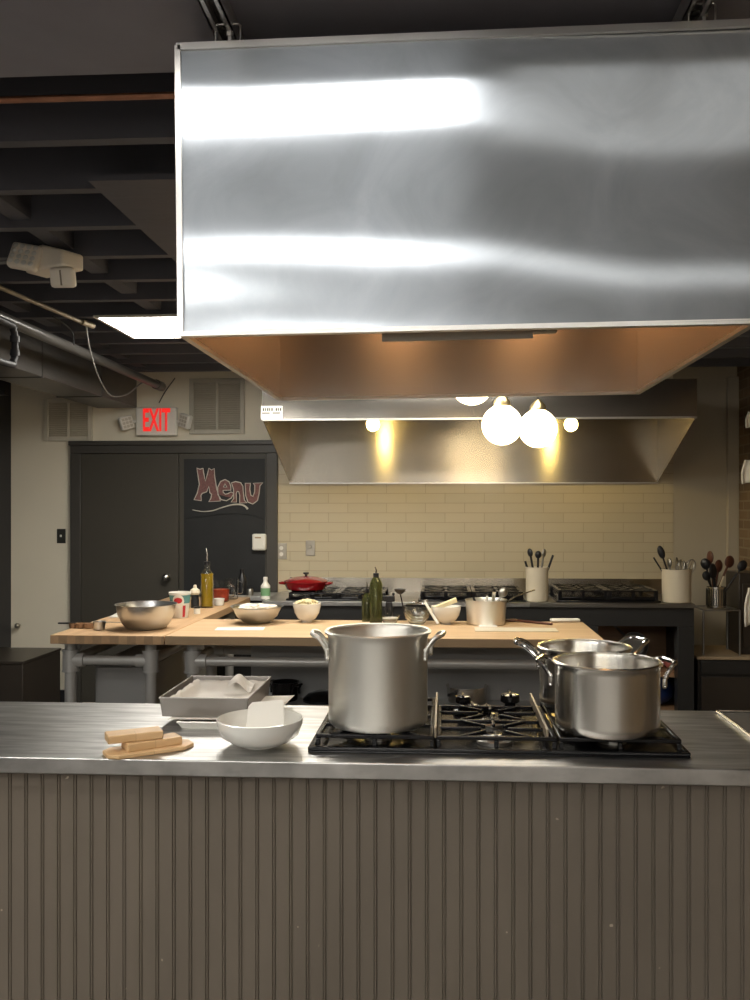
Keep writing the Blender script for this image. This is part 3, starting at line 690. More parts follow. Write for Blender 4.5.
# pots
def loop_handle(t, R, z, ang, out=.045, up=.03, wd=.05, r=.006, m=None, plate=True):
    c, s = math.cos(ang), math.sin(ang)
    def T(u, v, h): return Vector((u * c - v * s, u * s + v * c, h))
    pts = [T(R + .003, -wd, z - .03), T(R + .006, -wd, z - .01), T(R + out * .6, -wd * .95, z + up * .7), T(R + out, -wd * .7, z + up), T(R + out * 1.05, 0, z + up), T(R + out, wd * .7, z + up), T(R + out * .6, wd * .95, z + up * .7), T(R + .006, wd, z - .01), T(R + .003, wd, z - .03)]
    h = MB().tube(smooth_path(pts, 5), r, 10, flat=1).build('handle', m or M_chrome, t)
    rv = MB()
    for v in (-wd, wd):
        for dz in (-.035, -.012): rv.ball(T(R + .003, v, z + dz), .006, n=10)
    rv.build('rivets', m or M_chrome, h)
def stockpot(name, label, p, rb, rt, h, m, angs, z, hz=-.045, out=.045, up=.03, curve=.0, group=None):
    t = thing(name, label, 'pot', (p[0], p[1], z))
    prof = [(0, 0), (rb - .02, 0), (rb - .008, .003), (rb - .001, .012), (rb, .025), (rb, h - .02), (rb + (rt - rb) * .5, h - .006), (rt, h - .003), (rt, h), (rt - .006, h), (rb - .004, h - .012), (rb - .004, .008), (0, .006)]
    MB().lathe(prof, 72).build('body', m, t)
    MB().lathe([(rt - .004, h - .006), (rt + .001, h - .005), (rt + .002, h - .001), (rt - .002, h + .002), (rt - .008, h + .001), (rt - .008, h - .003), (rt - .004, h - .006)], 72).build('rim', m, t)
    for a in angs: loop_handle(t, rb, h + hz, a, out, up, m=m if m is M_potA else M_chrome)
    return t
GT = ZT + GZ
pA = P(378, 640, 2.37); pB = P(607, 660, 2.345); pC = P(584, 650, 2.63)
stockpot('stock_pot', 'tall dull aluminium stock pot standing on the left burners', (pA.x, pA.y), .1305, .1395, .246, M_potA, (PI + .12, -.12), GT, hz=-.030, out=.040, up=.024)
stockpot('stock_pot', 'shiny steel stock pot on the right front burner, in front of its twin', (pB.x, pB.y), .132, .137, .176, M_potB, (PI - .35, .28), GT, hz=-.028, out=.042, up=.022)
stockpot('stock_pot', 'steel pot on the right rear burner, half hidden by the front one', (pC.x, pC.y), .128, .134, .170, M_potB, (PI - .10, .42), GT, hz=-.020, out=.065, up=.030)

# white bowl and scraper
bp_ = Q(260, 742, ZT); bp_.y = 2.345; bx = P(260, 740, 2.30).x
wb = thing('serving_bowl', 'wide white porcelain bowl on the steel worktop left of the stock pot', 'bowl', (bx, 2.30, ZT))
MB().lathe([(0, 0), (.045, 0), (.047, .004), (.075, .012), (.100, .030), (.1095, .056), (.111, .071), (.108, .0715), (.105, .056), (.093, .033), (.070, .016), (0, .010)], 64).build('bowl', M_porc, wb)
Ms = Matrix.Translation((bx + .012, 2.305, ZT + .050)) @ Matrix.Rotation(math.radians(-6), 4, 'Y') @ Matrix.Rotation(math.radians(62), 4, 'X')
sc = MB().prism([(-.052, -.036), (.052, -.036), (.050, .058), (.044, .064), (-.034, .064), (-.044, .054)], -.002, .002, Ms).build('bowl_scraper', M_white, bevel=.001)
tag(sc, 'flat white scraper leaning inside the wide white bowl', 'scraper')

# wooden board with two blocks
c0 = Q(103, 754, ZT + .01); c1 = Q(190, 742, ZT + .01); mid_ = (c0 + c1) / 2; L_ = (c1 - c0).length; an = math.atan2(c1.y - c0.y, c1.x - c0.x)
cbd = MB().prism([(-L_ / 2, -.025), (-L_ / 2 + .022, -.045), (L_ / 2 - .03, -.045), (L_ / 2, -.02), (L_ / 2, .02), (L_ / 2 - .03, .045), (-L_ / 2 + .022, .045), (-L_ / 2, .025)], 0, .010)
co = cbd.build('wooden_board', M_pine, bevel=.002); co.location = (mid_.x, mid_.y + .012, ZT); co.rotation_euler = (0, 0, an)
tag(co, 'thin pale wooden board with cut corners on the steel worktop', 'board')
def woodblock(px, py, z, L, W, H, rz, label):
    p = Q(px, py, z); o = MB().box(-L / 2, -W / 2, 0, L / 2, W / 2, H).build('wooden_block', M_pine, bevel=.0025)
    o.location = (p.x, p.y, z); o.rotation_euler = (0, 0, rz); return tag(o, label, 'block', 'wooden blocks on the board')
woodblock(152, 746, ZT + .010, .140, .055, .020, an + .06, 'lower pale wooden block lying on the small board')
woodblock(134, 739, ZT + .0305, .135, .060, .020, an - .10, 'upper pale wooden block lying across the lower one')

# baking trays with parchment
sp0 = Q(176, 730, ZT); sp1 = P(272, 700, 2.50)
sx0, sx1 = sp0.x, P(262, 700, 2.5).x
sheet = thing('sheet_pan', 'low aluminium sheet pan lying under the grey roasting pan', 'tray', (sx0, 2.455, ZT))
SW = sx1 - sx0; SD = .34
m = MB(); m.box(.01, .01, 0, SW - .01, SD - .01, .002); m.slab([(.01, .01, 0), (SW - .01, .01, 0), (SW, 0, .018), (0, 0, .018)], (0, .002, 0)); m.slab([(.01, SD - .01, 0), (SW - .01, SD - .01, 0), (SW, SD, .018), (0, SD, .018)], (0, -.002, 0))
m.slab([(.01, .01, 0), (.01, SD - .01, 0), (0, SD, .018), (0, 0, .018)], (.002, 0, 0)); m.slab([(SW - .01, .01, 0), (SW - .01, SD - .01, 0), (SW, SD, .018), (SW, 0, .018)], (-.002, 0, 0)); m.build('tray', M_potA, sheet)
MB().tube([(0, 0, .019), (SW, 0, .019), (SW, SD, .019), (0, SD, .019)], .0025, 6, closed=True).build('rolled_rim', M_potA, sheet)
def paper(name, quad, label, rip=.004, nx=14, ny=8, parent=None, cat='paper', th=.0006, m=None):
    q = [Vector(v) for v in quad]; b = MB(); rows = []
    for j in range(ny + 1):
        v = j / ny; r_ = []
        for i in range(nx + 1):
            u = i / nx; p = q[0].lerp(q[1], u).lerp(q[3].lerp(q[2], u), v)
            p.z += rip * (math.sin(u * 9 + v * 4) + math.sin(v * 11 + u * 5 + 1) * .7) * (.3 + .7 * u * v); r_.append(b.bm.verts.new(p))
        rows.append(r_)
    for j in range(ny):
        for i in range(nx): b.bm.faces.new((rows[j][i], rows[j][i + 1], rows[j + 1][i + 1], rows[j + 1][i]))
    o = b.build(name, m or M_paper, parent); s = o.modifiers.new('solid', 'SOLIDIFY'); s.thickness = th
    if label: tag(o, label, cat)
    return o
paper('parchment_sheet', [(sx0 - .035, 2.48, ZT + .0205), (sx1 + .022, 2.50, ZT + .0205), (sx1 + .045, 2.78, ZT + .030), (sx0 - .02, 2.78, ZT + .0215)], 'crumpled parchment sheet between the sheet pan and the roasting pan', rip=.0008)
PZ = ZT + .023
r0 = P(159.5, 698, 2.50); r1 = P(248, 698, 2.50); RW = r1.x - r0.x; RD = .33; RH = r0.z - PZ
rp = thing('roasting_pan', 'deep grey rectangular roasting pan lined with parchment', 'pan', (r0.x, 2.50, PZ))
m = MB(); i_ = .006
m.box(i_, i_, 0, RW - i_, RD - i_, .002)
m.slab([(i_, i_, 0), (RW - i_, i_, 0), (RW, 0, RH), (0, 0, RH)], (0, .002, 0)); m.slab([(i_, RD - i_, 0), (RW - i_, RD - i_, 0), (RW, RD, RH), (0, RD, RH)], (0, -.002, 0))
m.slab([(i_, i_, 0), (i_, RD - i_, 0), (0, RD, RH), (0, 0, RH)], (.002, 0, 0)); m.slab([(RW - i_, i_, 0), (RW - i_, RD - i_, 0), (RW, RD, RH), (RW, 0, RH)], (-.002, 0, 0)); m.build('pan_body', M_pan, rp)
MB().tube([(0, 0, RH), (RW, 0, RH), (RW, RD, RH), (0, RD, RH)], .003, 6, closed=True).build('rolled_rim', M_pan, rp)
lp = MB()
x0, y0 = r0.x, 2.50
def crumple(name, x0, x1, y0, y1, fz, label, amp=.004, seed=0, th=.0006):
    rr = random.Random(seed); b = MB(); nx, ny = 26, 26; rows = []
    ph = [(rr.uniform(15, 60), rr.uniform(15, 60), rr.uniform(0, 6)) for _ in range(7)]
    for j in range(ny + 1):
        r_ = []
        for i in range(nx + 1):
            u, v = i / nx, j / ny; x = x0 + (x1 - x0) * u; y = y0 + (y1 - y0) * v
            z = fz(u, v) + amp * sum(abs(math.sin(x * a + y * b_ + c)) - .5 for a, b_, c in ph) * .5
            r_.append(b.bm.verts.new((x, y, z)))
        rows.append(r_)
    for j in range(ny):
        for i in range(nx): b.bm.faces.new((rows[j][i], rows[j][i + 1], rows[j + 1][i + 1], rows[j + 1][i]))
    o = b.build(name, M_paper); s_ = o.modifiers.new('solid', 'SOLIDIFY'); s_.thickness = th
    return tag(o, label, 'paper')
def lining(u, v):
    e = max(max(0, (.16 - u) / .16) ** 2 * .032, max(0, (v - .80) / .20) ** 2 * .028, max(0, (u - .9) / .1) ** 2 * .018)
    return PZ + .014 + e
crumple('parchment_lining', x0 + .020, x0 + RW - .012, y0 + .018, y0 + RD - .012, lining, 'white crumpled parchment lining the grey roasting pan', .0045, 3)
def flap(u, v): return PZ + .034 + .014 * v + .014 * math.sin(u * 5)
crumple('parchment_scrap', x0 + RW * .52, x0 + RW * .82, y0 + RD - .085, y0 + RD - .022, flap, 'loose peak of parchment near the rear of the roasting pan', .005, 8)
# tray edge at the right end
s0 = Q(721, 715, ZT + .004); s1 = Q(752, 736, ZT + .004)
tr_ = thing('steel_tray', 'flat steel tray with a bright rim at the right end of the worktop', 'tray', (s0.x, 2.30, ZT))
m = MB(); m.box(0, 0, 0, .45, .44, .003); m.build('tray', M_ddark, tr_)
MB().tube([(0, 0, .007), (.45, 0, .007), (.45, .44, .007), (0, .44, .007)], .004, 8, closed=True).build('rolled_rim', M_chrome, tr_)

# ================================================================== PIPE-FRAME BUTCHER BLOCK TABLES
TZ = .90; TT = .046
a1 = Q(50, 636, TZ); a2 = Q(164.5, 636, TZ); a3 = Q(604, 638, TZ); TY0 = 4.53
T1X0, T1X1, T2X1 = P(50, 636, TY0).x, P(164.5, 636, TY0).x, P(604.5, 637, TY0).x
def pipe_table(x0, x1, y0, y1, legs_x, legs_y, label, m, seam=None):
    t = thing('prep_table', label, 'table', (x0, y0, 0))
    MB().box(0, 0, TZ - TT, x1 - x0, y1 - y0, TZ).build('tabletop', m, t, bevel=.003)
    R = .030
    for lx in legs_x:
        for ly in legs_y:
            l = MB().tube([(lx, ly, 0.01), (lx, ly, TZ - TT)], R, 18).build('leg', M_pipe, t)
            MB().cyl(lx, ly, TZ - TT - .012, TZ - TT, .055, 24).build('flange', M_pipe, l)
            m2 = MB().tube([(lx, ly, .70), (lx, ly, .80)], R * 1.35, 18).tube([(lx, ly, .80), (lx, ly, .808)], R * 1.5, 18).tube([(lx, ly, .692), (lx, ly, .70)], R * 1.5, 18)
            dx = 1 if lx < (x1 - x0) / 2 else -1
            m2.tube([(lx, ly, .752), (lx + dx * .075, ly, .752)], R * 1.2, 18); m2.build('tee_fitting', M_pipe, l)
    for ly in legs_y: MB().tube([(legs_x[0], ly, .752), (legs_x[-1], ly, .752)], R * .82, 18).build('rail', M_pipe, t)
    for lx in legs_x: MB().tube([(lx, legs_y[0], .752), (lx, legs_y[-1], .752)], R * .82, 18).build('rail', M_pipe, t)
    return t
lx1 = P(76, 660, 4.72).x - T1X0; lx2 = P(155, 660, 4.72).x - T1X0
pipe_table(T1X0, T1X1 - .002, TY0, 6.57, (lx1, lx2), (.12, 1.85), 'butcher block table running back toward the door on grey pipe legs', M_butch)
l3 = P(196, 660, 4.72).x - T1X1
tb2 = pipe_table(T1X1 + .002, T2X1, TY0, 5.24, (l3, P(583, 660, 4.72).x - T1X1), (.12, .50), 'long butcher block table on grey pipe legs behind the front burners', M_butch2)
uc = thing('under_table_cabinet', 'plain grey metal cabinet beneath the left butcher block table', 'cabinet', (T1X0 + lx1 + .05, 4.84, 0))
cwid = lx2 - lx1 - .09
MB().box(0, .02, .06, cwid, 1.15, .70).build('body', M_greypanel, uc, bevel=.004); MB().box(.02, 0, .08, cwid - .02, .018, .68).build('door', M_greypanel, uc, bevel=.003)
MB().box(0.0, .03, 0, cwid, 1.1, .06).build('plinth', M_cab, uc)
# low shelf unit behind table 2's front rail
sx0_, sx1_ = P(252, 690, 5.0).x, P(600, 690, 5.0).x
ox = T1X1 + .002
MB().box(sx0_ - ox, .445, .06, sx1_ - ox, .46, .83).build('back_panel', M_greypanel, tb2)
MB().box(sx0_ - ox, .20, .48, sx1_ - .12 - ox, .445, .50).build('under_shelf', M_greypanel, tb2)
SZ = .50

# ------------------------------------------------------------------ things on the tables
def item(px, pyb, z, frac=0.0):
    p = Q(px, pyb, z); return p, p.y / 900.0
def lath(name, m, t, prof, n=40, **k): return MB().lathe(prof, n, **k).build(name, m, t)

# steel mixing bowl
Yb = 4.80; p = P(146, 620, Yb); s = Yb / 900
mb = thing('mixing_bowl', 'shiny steel mixing bowl on the left table near its front corner', 'bowl', (p.x, Yb, TZ))
hz_ = P(146, 604, Yb).z - TZ
lath('bowl', M_bowl, mb, [(0, 0), (.085, 0), (.105, .008), (.128, .035), (.148, .075), (.158, hz_ - .003), (.166, hz_), (.166, hz_ + .002), (.156, hz_), (.145, .075), (.124, .037), (.10, .011), (0, .004)], 56)
# second shallow steel bowl with onions
Yb = 5.08; p = P(257, 615, Yb); s = Yb / 900
ob = thing('steel_bowl', 'shallow steel bowl of cut onion on the long table left of the white bowl', 'bowl', (p.x, Yb, TZ))
hz_ = P(257, 606, Yb).z - TZ
lath('bowl', M_bowl, ob, [(0, 0), (.055, 0), (.075, .006), (.115, .04), (.140, hz_ - .006), (.152, hz_), (.152, hz_ + .002), (.138, hz_ - .003), (.112, .043), (.07, .009), (0, .004)], 48)
m = MB()
for i in range(26):
    a = random.random() * 6.28; r = .11 * math.sqrt(random.random())
    m.ball((p.x + r * math.cos(a), Yb + r * math.sin(a), TZ + hz_ - .012 + random.uniform(-.01, .012) + (.11 - r) * .12), random.uniform(.014, .022), 1.4, 1, .55, n=10, M=None)
m.lathe([(0, 0), (.118, 0), (.118, .008), (0, .012)], 24, (p.x, Yb, TZ + hz_ - .028))
tag(m.build('cut_onion', M_onionw), 'pieces of cut white onion heaped in the shallow steel bowl', 'onion', kind='stuff')
# white bowl with ginger/pasta
def smallbowl(name, px, pyc, pyr, R, Yb, mtl, label, foot=.03, cat='bowl', group=None):
    p = P(px, pyc, Yb); h = P(px, pyr, Yb).z - TZ
    t = thing(name, label, cat, (p.x, Yb, TZ), 0, group)
    lath('bowl', mtl, t, [(0, 0), (foot, 0), (foot, .006), (R * .66, h * .22), (R * .88, h * .5), (R * .98, h * .82), (R, h), (R - .004, h), (R * .94, h * .82), (R * .84, h * .5), (R * .6, h * .26), (0, .012)])
    return p, h
p, h = smallbowl('small_bowl', 307, 612, 603, .081, 5.14, M_porc, 'round white bowl heaped with pale food, behind the stock pot at left')
m = MB()
for i in range(34):
    a = random.random() * 6.28; r = .060 * math.sqrt(random.random()); zz = TZ + h + .002 + (.06 - r) * .22
    b0 = Vector((p.x + r * math.cos(a), 5.14 + r * math.sin(a), zz)); d_ = Vector((random.uniform(-1, 1), random.uniform(-1, 1), random.uniform(-.4, .6))).normalized() * .014
    m.tube(smooth_path([b0 - d_, b0 + Vector((0, 0, .005)), b0 + d_], 3), .0065, 7)
m.lathe([(0, -.012), (.066, -.012), (.066, -.002), (0, .008)], 24, (p.x, 5.14, TZ + h))
tag(m.build('pale_pasta', M_pasta), 'heap of pale curled food pieces in the round white bowl', 'food', kind='stuff')

# measuring cups
p = P(98, 630, 4.72); t = thing('measuring_cup', 'small steel measuring cup at the front left of the left table', 'cup', (p.x, 4.74, TZ))
lath('cup', M_bowl, t, vessel(.030, .035, .046, .002, corner=.006)); MB().box(.032, -.008, .040, .12, .008, .043).build('handle', M_bowl, t)
p = P(76, 626, 4.80); t = thing('measuring_spoons', 'nested dark brown measuring cups lying at the left table corner', 'measuring cups', (p.x, 4.80, TZ), -.05)
for i in range(3):
    cN = MB().lathe(vessel(.020 + i * .003, .024 + i * .003, .028, .002, corner=.004), 24, (-.015 + i * .045, 0, 0)).build('cup', M_brownwood, t)
MB().box(-.10, -.008, .022, .0, .008, .030).build('handle', M_blackpl, t)
# crumpled paper / film behind the bowl
paper('paper_sheets', [P(108, 612, 5.25).to_tuple()[:2] + (TZ + .004,), P(166, 612, 5.25).to_tuple()[:2] + (TZ + .004,), (P(178, 600, 5.8).x, 5.75, TZ + .012), (P(130, 600, 5.8).x, 5.75, TZ + .010)], 'loose white sheets lying on the left table behind the mixing bowl', rip=.004)
# yoghurt tub
Yt = 5.30; p = P(180, 618, Yt)
t = thing('yoghurt_tub', 'white tapered plastic tub with teal and red print beside the mixing bowl', 'tub', (p.x, Yt, TZ), 0)
th_ = P(180, 592, Yt).z - TZ
lath('tub', M_white, t, [(0, 0), (.044, 0), (.046, .004), (.062, th_ - .012), (.066, th_ - .012), (.066, th_), (.060, th_), (.044, .008), (0, .006)])
def rat(z): return .046 + (.062 - .046) * (z / (th_ - .012))
lath('teal_band', M_teal, t, [(rat(th_ * .58) + .0006, th_ * .58), (rat(th_ * .9) + .0006, th_ * .9), (rat(th_ * .9) + .0002, th_ * .9), (rat(th_ * .58) + .0002, th_ * .58)])
zz = th_ * .68
def decal(name, m_, a_c, ww, z0, hh_, off, oval=True):
    q = MB(); N_ = 12; cols = []
    for i in range(N_ + 1):
        u = -1 + 2 * i / N_; h_ = hh_ * (math.sqrt(max(1 - u * u, 0.0)) if oval else 1) + .0002; a = a_c + u * ww
        cols.append([q.bm.verts.new(((rat(z) + off) * math.sin(a), -(rat(z) + off) * math.cos(a), z)) for z in (z0 - h_, z0 + h_)])
    for c0_, c1__ in zip(cols, cols[1:]): q.bm.faces.new((c0_[0], c1__[0], c1__[1], c0_[1]))
    q.build(name, m_, t)
decal('white_oval', M_porc, .1, .62, th_ * .66, .040, .0015)
decal('red_oval', M_redflat, .1, .42, th_ * .70, .017, .003)
decal('red_stripe', M_redflat, .75, .16, th_ * .28, .034, .0015, False)
# bottles
def oil_bottle(px, pyb, pysh, pytop, R, Yb, glass, oil, label, fill=.9):
    p = P(px, pyb, Yb); z1 = P(px, pysh, Yb).z - TZ; z2 = P(px, pytop, Yb).z - TZ
    t = thing('oil_bottle', label, 'bottle', (p.x, Yb, TZ))
    zn = z1 + (z2 - z1) * .36
    lath('glass', glass, t, [(0, 0), (R, 0), (R, .004), (R, z1 - .02), (R * .75, z1), (R * .42, z1 + .018), (R * .38, zn), (R * .30, zn), (R * .34, z1 + .018), (R * .66, z1 - .002), (R - .004, z1 - .022), (R - .004, .006), (0, .006)], 32)
    lath('oil', oil, t, [(0, .008), (R - .006, .008), (R - .006, (z1 - .02) * fill), (0, (z1 - .02) * fill)], 32)
    lath('stopper', M_blackpl, t, [(0, zn - .01), (R * .45, zn - .01), (R * .45, zn + .012), (0, zn + .014)], 20)
    MB().tube([(0, 0, zn + .01), (.002, 0, zn + (z2 - zn) * .6), (-.006, 0, z2)], [.006, .0045, .003], 10).build('pour_spout', M_chrome, t)
    return t
oil_bottle(207, 609, 572, 548, .044, 5.86, M_glass, M_oil, 'tall clear bottle of golden oil with a steel spout on the left table', 1.05)
oil_bottle(376, 624, 580, 567, .036, 5.09, M_greenglass, M_oil2, 'dark olive oil bottle with spout just behind the stock pot')
oil_bottle(367, 620, 596, 582, .030, 5.19, M_greenglass, M_oil2, 'smaller oil bottle partly hidden behind the dark olive oil bottle')
# pepper mill
p = P(195, 609, 5.84); t = thing('pepper_mill', 'small pepper mill with round pale top beside the golden oil bottle', 'pepper mill', (p.x, 5.84, TZ))
lath('body', M_blackpl, t, [(0, 0), (.027, 0), (.027, .05), (.024, .06), (.027, .085), (0, .088)]); lath('cap', M_cream, t, [(0, .088), (.028, .088), (.034, .10), (.030, .118), (.012, .130), (.012, .138), (.009, .15), (0, .152)])
p = P(197, 616, 5.50); t = thing('spice_jar', 'small pale jar in front of the pepper mill', 'jar', (p.x, 5.50, TZ))
lath('jar', M_white, t, [(0, 0), (.020, 0), (.020, .035), (0, .035)]); lath('lid', M_blackpl, t, [(0, .035), (.021, .035), (.021, .045), (0, .046)])
# measuring jugs
def jug(px, Yb, R, h, sauce, label):
    p = P(px, 600, Yb); t = thing('measuring_jug', label, 'jug', (p.x, Yb, TZ))
    lath('glass', M_glass, t, vessel(R * .86, R, h, .0035, corner=.008)); 
    if sauce: lath('tomato_sauce', M_sauce, t, [(0, .006), (R * .80, .006), (R * .90, h * .62), (0, h * .63)])
    MB().tube(smooth_path([(R * .9, 0, h * .25), (R + .028, 0, h * .3), (R + .03, 0, h * .7), (R * .97, 0, h * .85)]), .005, 8).build('handle', M_glass, t)
jug(221, 6.22, .062, .145, True, 'glass jug of red sauce behind the golden oil bottle')
jug(232, 6.42, .050, .150, False, 'empty glass jug behind the jug of red sauce')
p = P(218, 605, 5.22); t = thing('ramekin', 'small white ramekin right of the golden oil bottle', 'ramekin', (P(219, 603, 5.20).x, 5.30, TZ)); t.location.x = P(219, 603, 5.98).x; t.location.y = 5.98
lath('dish', M_porc, t, vessel(.032, .037, .046, .004, corner=.008)); lath('rim', M_porc, t, [(.033, .043), (.0385, .043), (.0385, .048), (.033, .048), (.033, .043)])

# wall counter items later. Table 2, centre group
Yg = 5.10
p = P(390, 618, Yg); t = thing('glass_ramekin', 'small glass bowl of pale seasoning behind the stock pot rim', 'bowl', (p.x, Yg, TZ))
lath('bowl', M_glass, t, [(0, 0), (.035, 0), (.037, .004), (.058, .048), (.055, .048), (.034, .008), (0, .006)]); lath('salt', M_white, t, [(0, .008), (.034, .010), (.046, .032), (0, .036)])
p = P(389, 612, 5.19); t = thing('tool_cup', 'small clear cup holding a dark corkscrew-like tool behind the glass bowl', 'cup', (p.x, 5.19, TZ))
lath('cup', M_glass, t, vessel(.026, .030, .085, .002, corner=.006))
m = MB().box(-.020, -.012, .01, .020, .012, .115).box(-.034, -.012, .115, .034, .012, .150).box(-.034, -.012, .15, -.018, .012, .168).box(.018, -.012, .15, .034, .012, .168)
o = m.build('black_tool', M_blackpl, bevel=.006); o.location = (p.x, 5.19, TZ); tag(o, 'black plastic tool standing upright in the small clear cup', 'tool')
# ladles resting
sp = MB()
p1_ = P(401, 598, 5.02); 
o = thing('dark_ladle', 'dark round ladle leaning over the stacked glass bowls', 'ladle', (P(400, 598, 5.02).x, 5.02, 0))
zc_ = P(400, 590, 5.02).z
MB().lathe([(0, -.024), (.016, -.020), (.029, -.006), (.033, .006), (.030, .006), (.014, -.016), (0, -.020)], 28, (0, 0, zc_)).build('bowl', M_blackpl, o)
MB().tube(smooth_path([(0, 0, zc_ - .022), (.006, .01, zc_ - .045), (.022, .02, TZ + .075)]), .004, 8).build('handle', M_blackpl, o)
# stacked glass bowls
for i in range(3):
    p = P(417, 618, Yg); R = .080 + .0
    t = thing('glass_bowl', ['lowest of the nested clear glass bowls on the long table', 'middle one of the nested clear glass bowls', 'topmost of the nested clear glass bowls'][i], 'bowl', (p.x, Yg, TZ + i * .018), 0, 'nested glass bowls')
    lath('bowl', M_glass, t, [(0, 0), (.040, 0), (.043, .004), (.064, .030), (.078, .066), (.0755, .066), (.061, .032), (.040, .0075), (0, .006)])
for i, (dx_, rz) in enumerate(((-.03, .4), (.01, 2.0), (.045, 1.1))):
    p = P(417, 603, Yg)
    o = MB().tube([(-.05, 0, 0), (.02, 0, .004), (.055, 0, .002)], [.0025, .003, .0035], 8).ball((.06, 0, .002), .014, 1.3, 1, .35).build('teaspoon', M_chrome)
    o.location = (p.x + dx_ * .5, Yg, TZ + .110 + i * .007); o.rotation_euler = (0, 0, rz)
    tag(o, ['steel teaspoon pointing left across the nested glass bowls', 'steel teaspoon pointing back across the nested glass bowls', 'steel teaspoon pointing right across the nested glass bowls'][i], 'spoon', 'teaspoons on the glass bowls')
# glass wand leaning
o = MB().tube([P(425, 602, 5.0), P(438, 624, 4.95)], .008, 10).build('leaning_spatula', M_white); tag(o, 'pale spatula leaning against the grey bowl of cheese', 'spatula')
# ceramic bowl with wedge
p, h = smallbowl('small_bowl', 446, 614, 606, .085, 5.10, M_porc, 'round pale grey bowl with a yellow wedge, left of the saucepan')
w0 = Matrix.Translation((p.x - .005, 5.10, TZ + h + .010)) @ Matrix.Rotation(math.radians(-22), 4, 'Y')
tag(MB().box(-.085, -.03, -.012, .070, .03, .012, w0).build('cheese_wedge', M_cheese, bevel=.003), 'long pale yellow wedge resting across the grey bowl', 'cheese')
# saucepan on table
Ys = 5.11; p = P(486, 615, Ys); hs = P(486, 600, Ys).z - TZ
t = thing('saucepan', 'dull steel saucepan with utensils inside on the right of the long table', 'saucepan', (p.x, Ys, TZ))
lath('pan', M_potA, t, vessel(.108, .116, hs, .003, corner=.012, lip=.003), 56)
MB().tube([(.108, .02, hs - .02), (.17, .08, hs + .012), (.29, .20, hs + .04)], [.007, .006, .008], 10, flat=.5).build('handle', M_chrome, t)
def stick(a, b, r, m, name, label, cat, head=None, grp=None):
    a = Vector(a); b = Vector(b); mm = MB().tube([a, a.lerp(b, .5), b], [r * .8, r, r], 8); d = (b - a).normalized()
    if head:
        head = (head[0] * 1.15, head[1], head[2])
        R = d.to_track_quat('Z', 'X').to_matrix().to_4x4()
        mm.ball((0, 0, 0), head[0], 1, head[1], head[2], 16, Matrix.Translation(b + d * head[0] * head[2] * .8) @ R)
    o = mm.build(name, m); tag(o, label, cat, grp); return o
zq = TZ + .02
stick((p.x + .03, Ys, zq), (p.x + .045, Ys - .03, TZ + hs + .05), .010, M_chrome, 'tongs', 'bright steel tongs standing in the saucepan', 'tongs')
stick((p.x - .02, Ys, zq), (p.x - .07, Ys + .03, TZ + hs + .012), .007, M_blackpl, 'utensil', 'dark handled utensil leaning left in the saucepan', 'utensil')
stick((p.x, Ys, zq), (p.x + .085, Ys + .02, TZ + hs + .02), .008, M_ddark, 'serving_spoon', 'dull serving spoon leaning right in the saucepan', 'spoon', (.022, .9, 1.2))
stick((p.x - .02, Ys, zq), (p.x + .01, Ys + .06, TZ + hs + .016), .007, M_ddark, 'utensil', 'dull metal utensil at the back of the saucepan', 'utensil')
# wooden spoon and white cloth
a = Q(512, 620.5, TZ + .008); b = Q(552, 624, TZ + .008)
ws = MB().tube([b, a + Vector((.03, 0, 0))], .007, 8).ball((a.x, a.y, TZ + .0095), .028, 1.5, .9, .3, 16).build('wooden_spoon', M_spoon); tag(ws, 'brown wooden spoon lying on the long table right of the saucepan', 'spoon')
c = Q(565, 622, TZ); o = MB().box(-.085, -.025, .002, .085, .025, .020).build('folded_cloth', M_white, bevel=.008); o.location = (c.x, c.y, TZ); o.rotation_euler = (0, 0, .12); tag(o, 'small folded white cloth beside the wooden spoon', 'cloth')
c = Q(512, 630, TZ); o = MB().box(-.22, -.075, .0005, .22, .075, .004).build('cutting_mat', M_cream, bevel=.001); o.location = (c.x + .02, c.y, TZ); tag(o, 'thin pale cutting mat lying flat on the right end of the long table', 'mat')
c = Q(488, 627, TZ); o = MB().box(-.05, -.03, .0045, .05, .03, .0055).build('paper_slip', M_white); o.location = (c.x, c.y, TZ); tag(o, 'small white paper slip in front of the saucepan', 'paper')
c = Q(240, 629, TZ); o = MB().box(-.13, -.06, .0005, .13, .06, .002).build('paper_sheet', M_white); o.location = (c.x, c.y, TZ); o.rotation_euler = (0, 0, .1)
tag(o, 'thin white sheet on the long table in front of the shallow steel bowl', 'paper')

# pots on the under shelf
Yk = 4.925; p = P(467, 690, Yk); hk = P(467, 686, Yk).z - SZ
t = thing('saucepan', 'steel saucepan on the shelf beneath the long table', 'saucepan', (p.x, Yk, SZ))
lath('pan', M_potB, t, vessel(.105, .112, hk, .003, corner=.012, lip=.003), 48)
MB().tube([(-.07, -.085, hk - .025), (-.10, -.15, hk - .02)], [.012, .009], 10).build('handle', M_blackpl, t)
p = P(285, 690, 4.90); t = thing('black_pot', 'black pot with looped handle on the shelf behind the roasting pan', 'pot', (p.x, 4.90, SZ))
hk = P(285, 682, 4.90).z - SZ
lath('pot', M_iron, t, vessel(.070, .074, hk, .004, corner=.012, lip=.004)); loop_handle(t, .070, hk - .02, -.5, .03, .015, .03, .006, M_iron)
loop_handle(t, .070, hk - .02, PI - .5, .03, .015, .03, .006, M_iron)
p = P(322, 700, 4.90); t = thing('black_lid', 'black domed lid on the shelf left of the stock pot', 'pan', (p.x, 4.90, SZ))
lath('pan_body', M_iron, t, [(0, 0), (.105, 0), (.105, .012), (.075, .04), (.03, .055), (0, .057)])  # a domed lid, built as an upturned pan shape

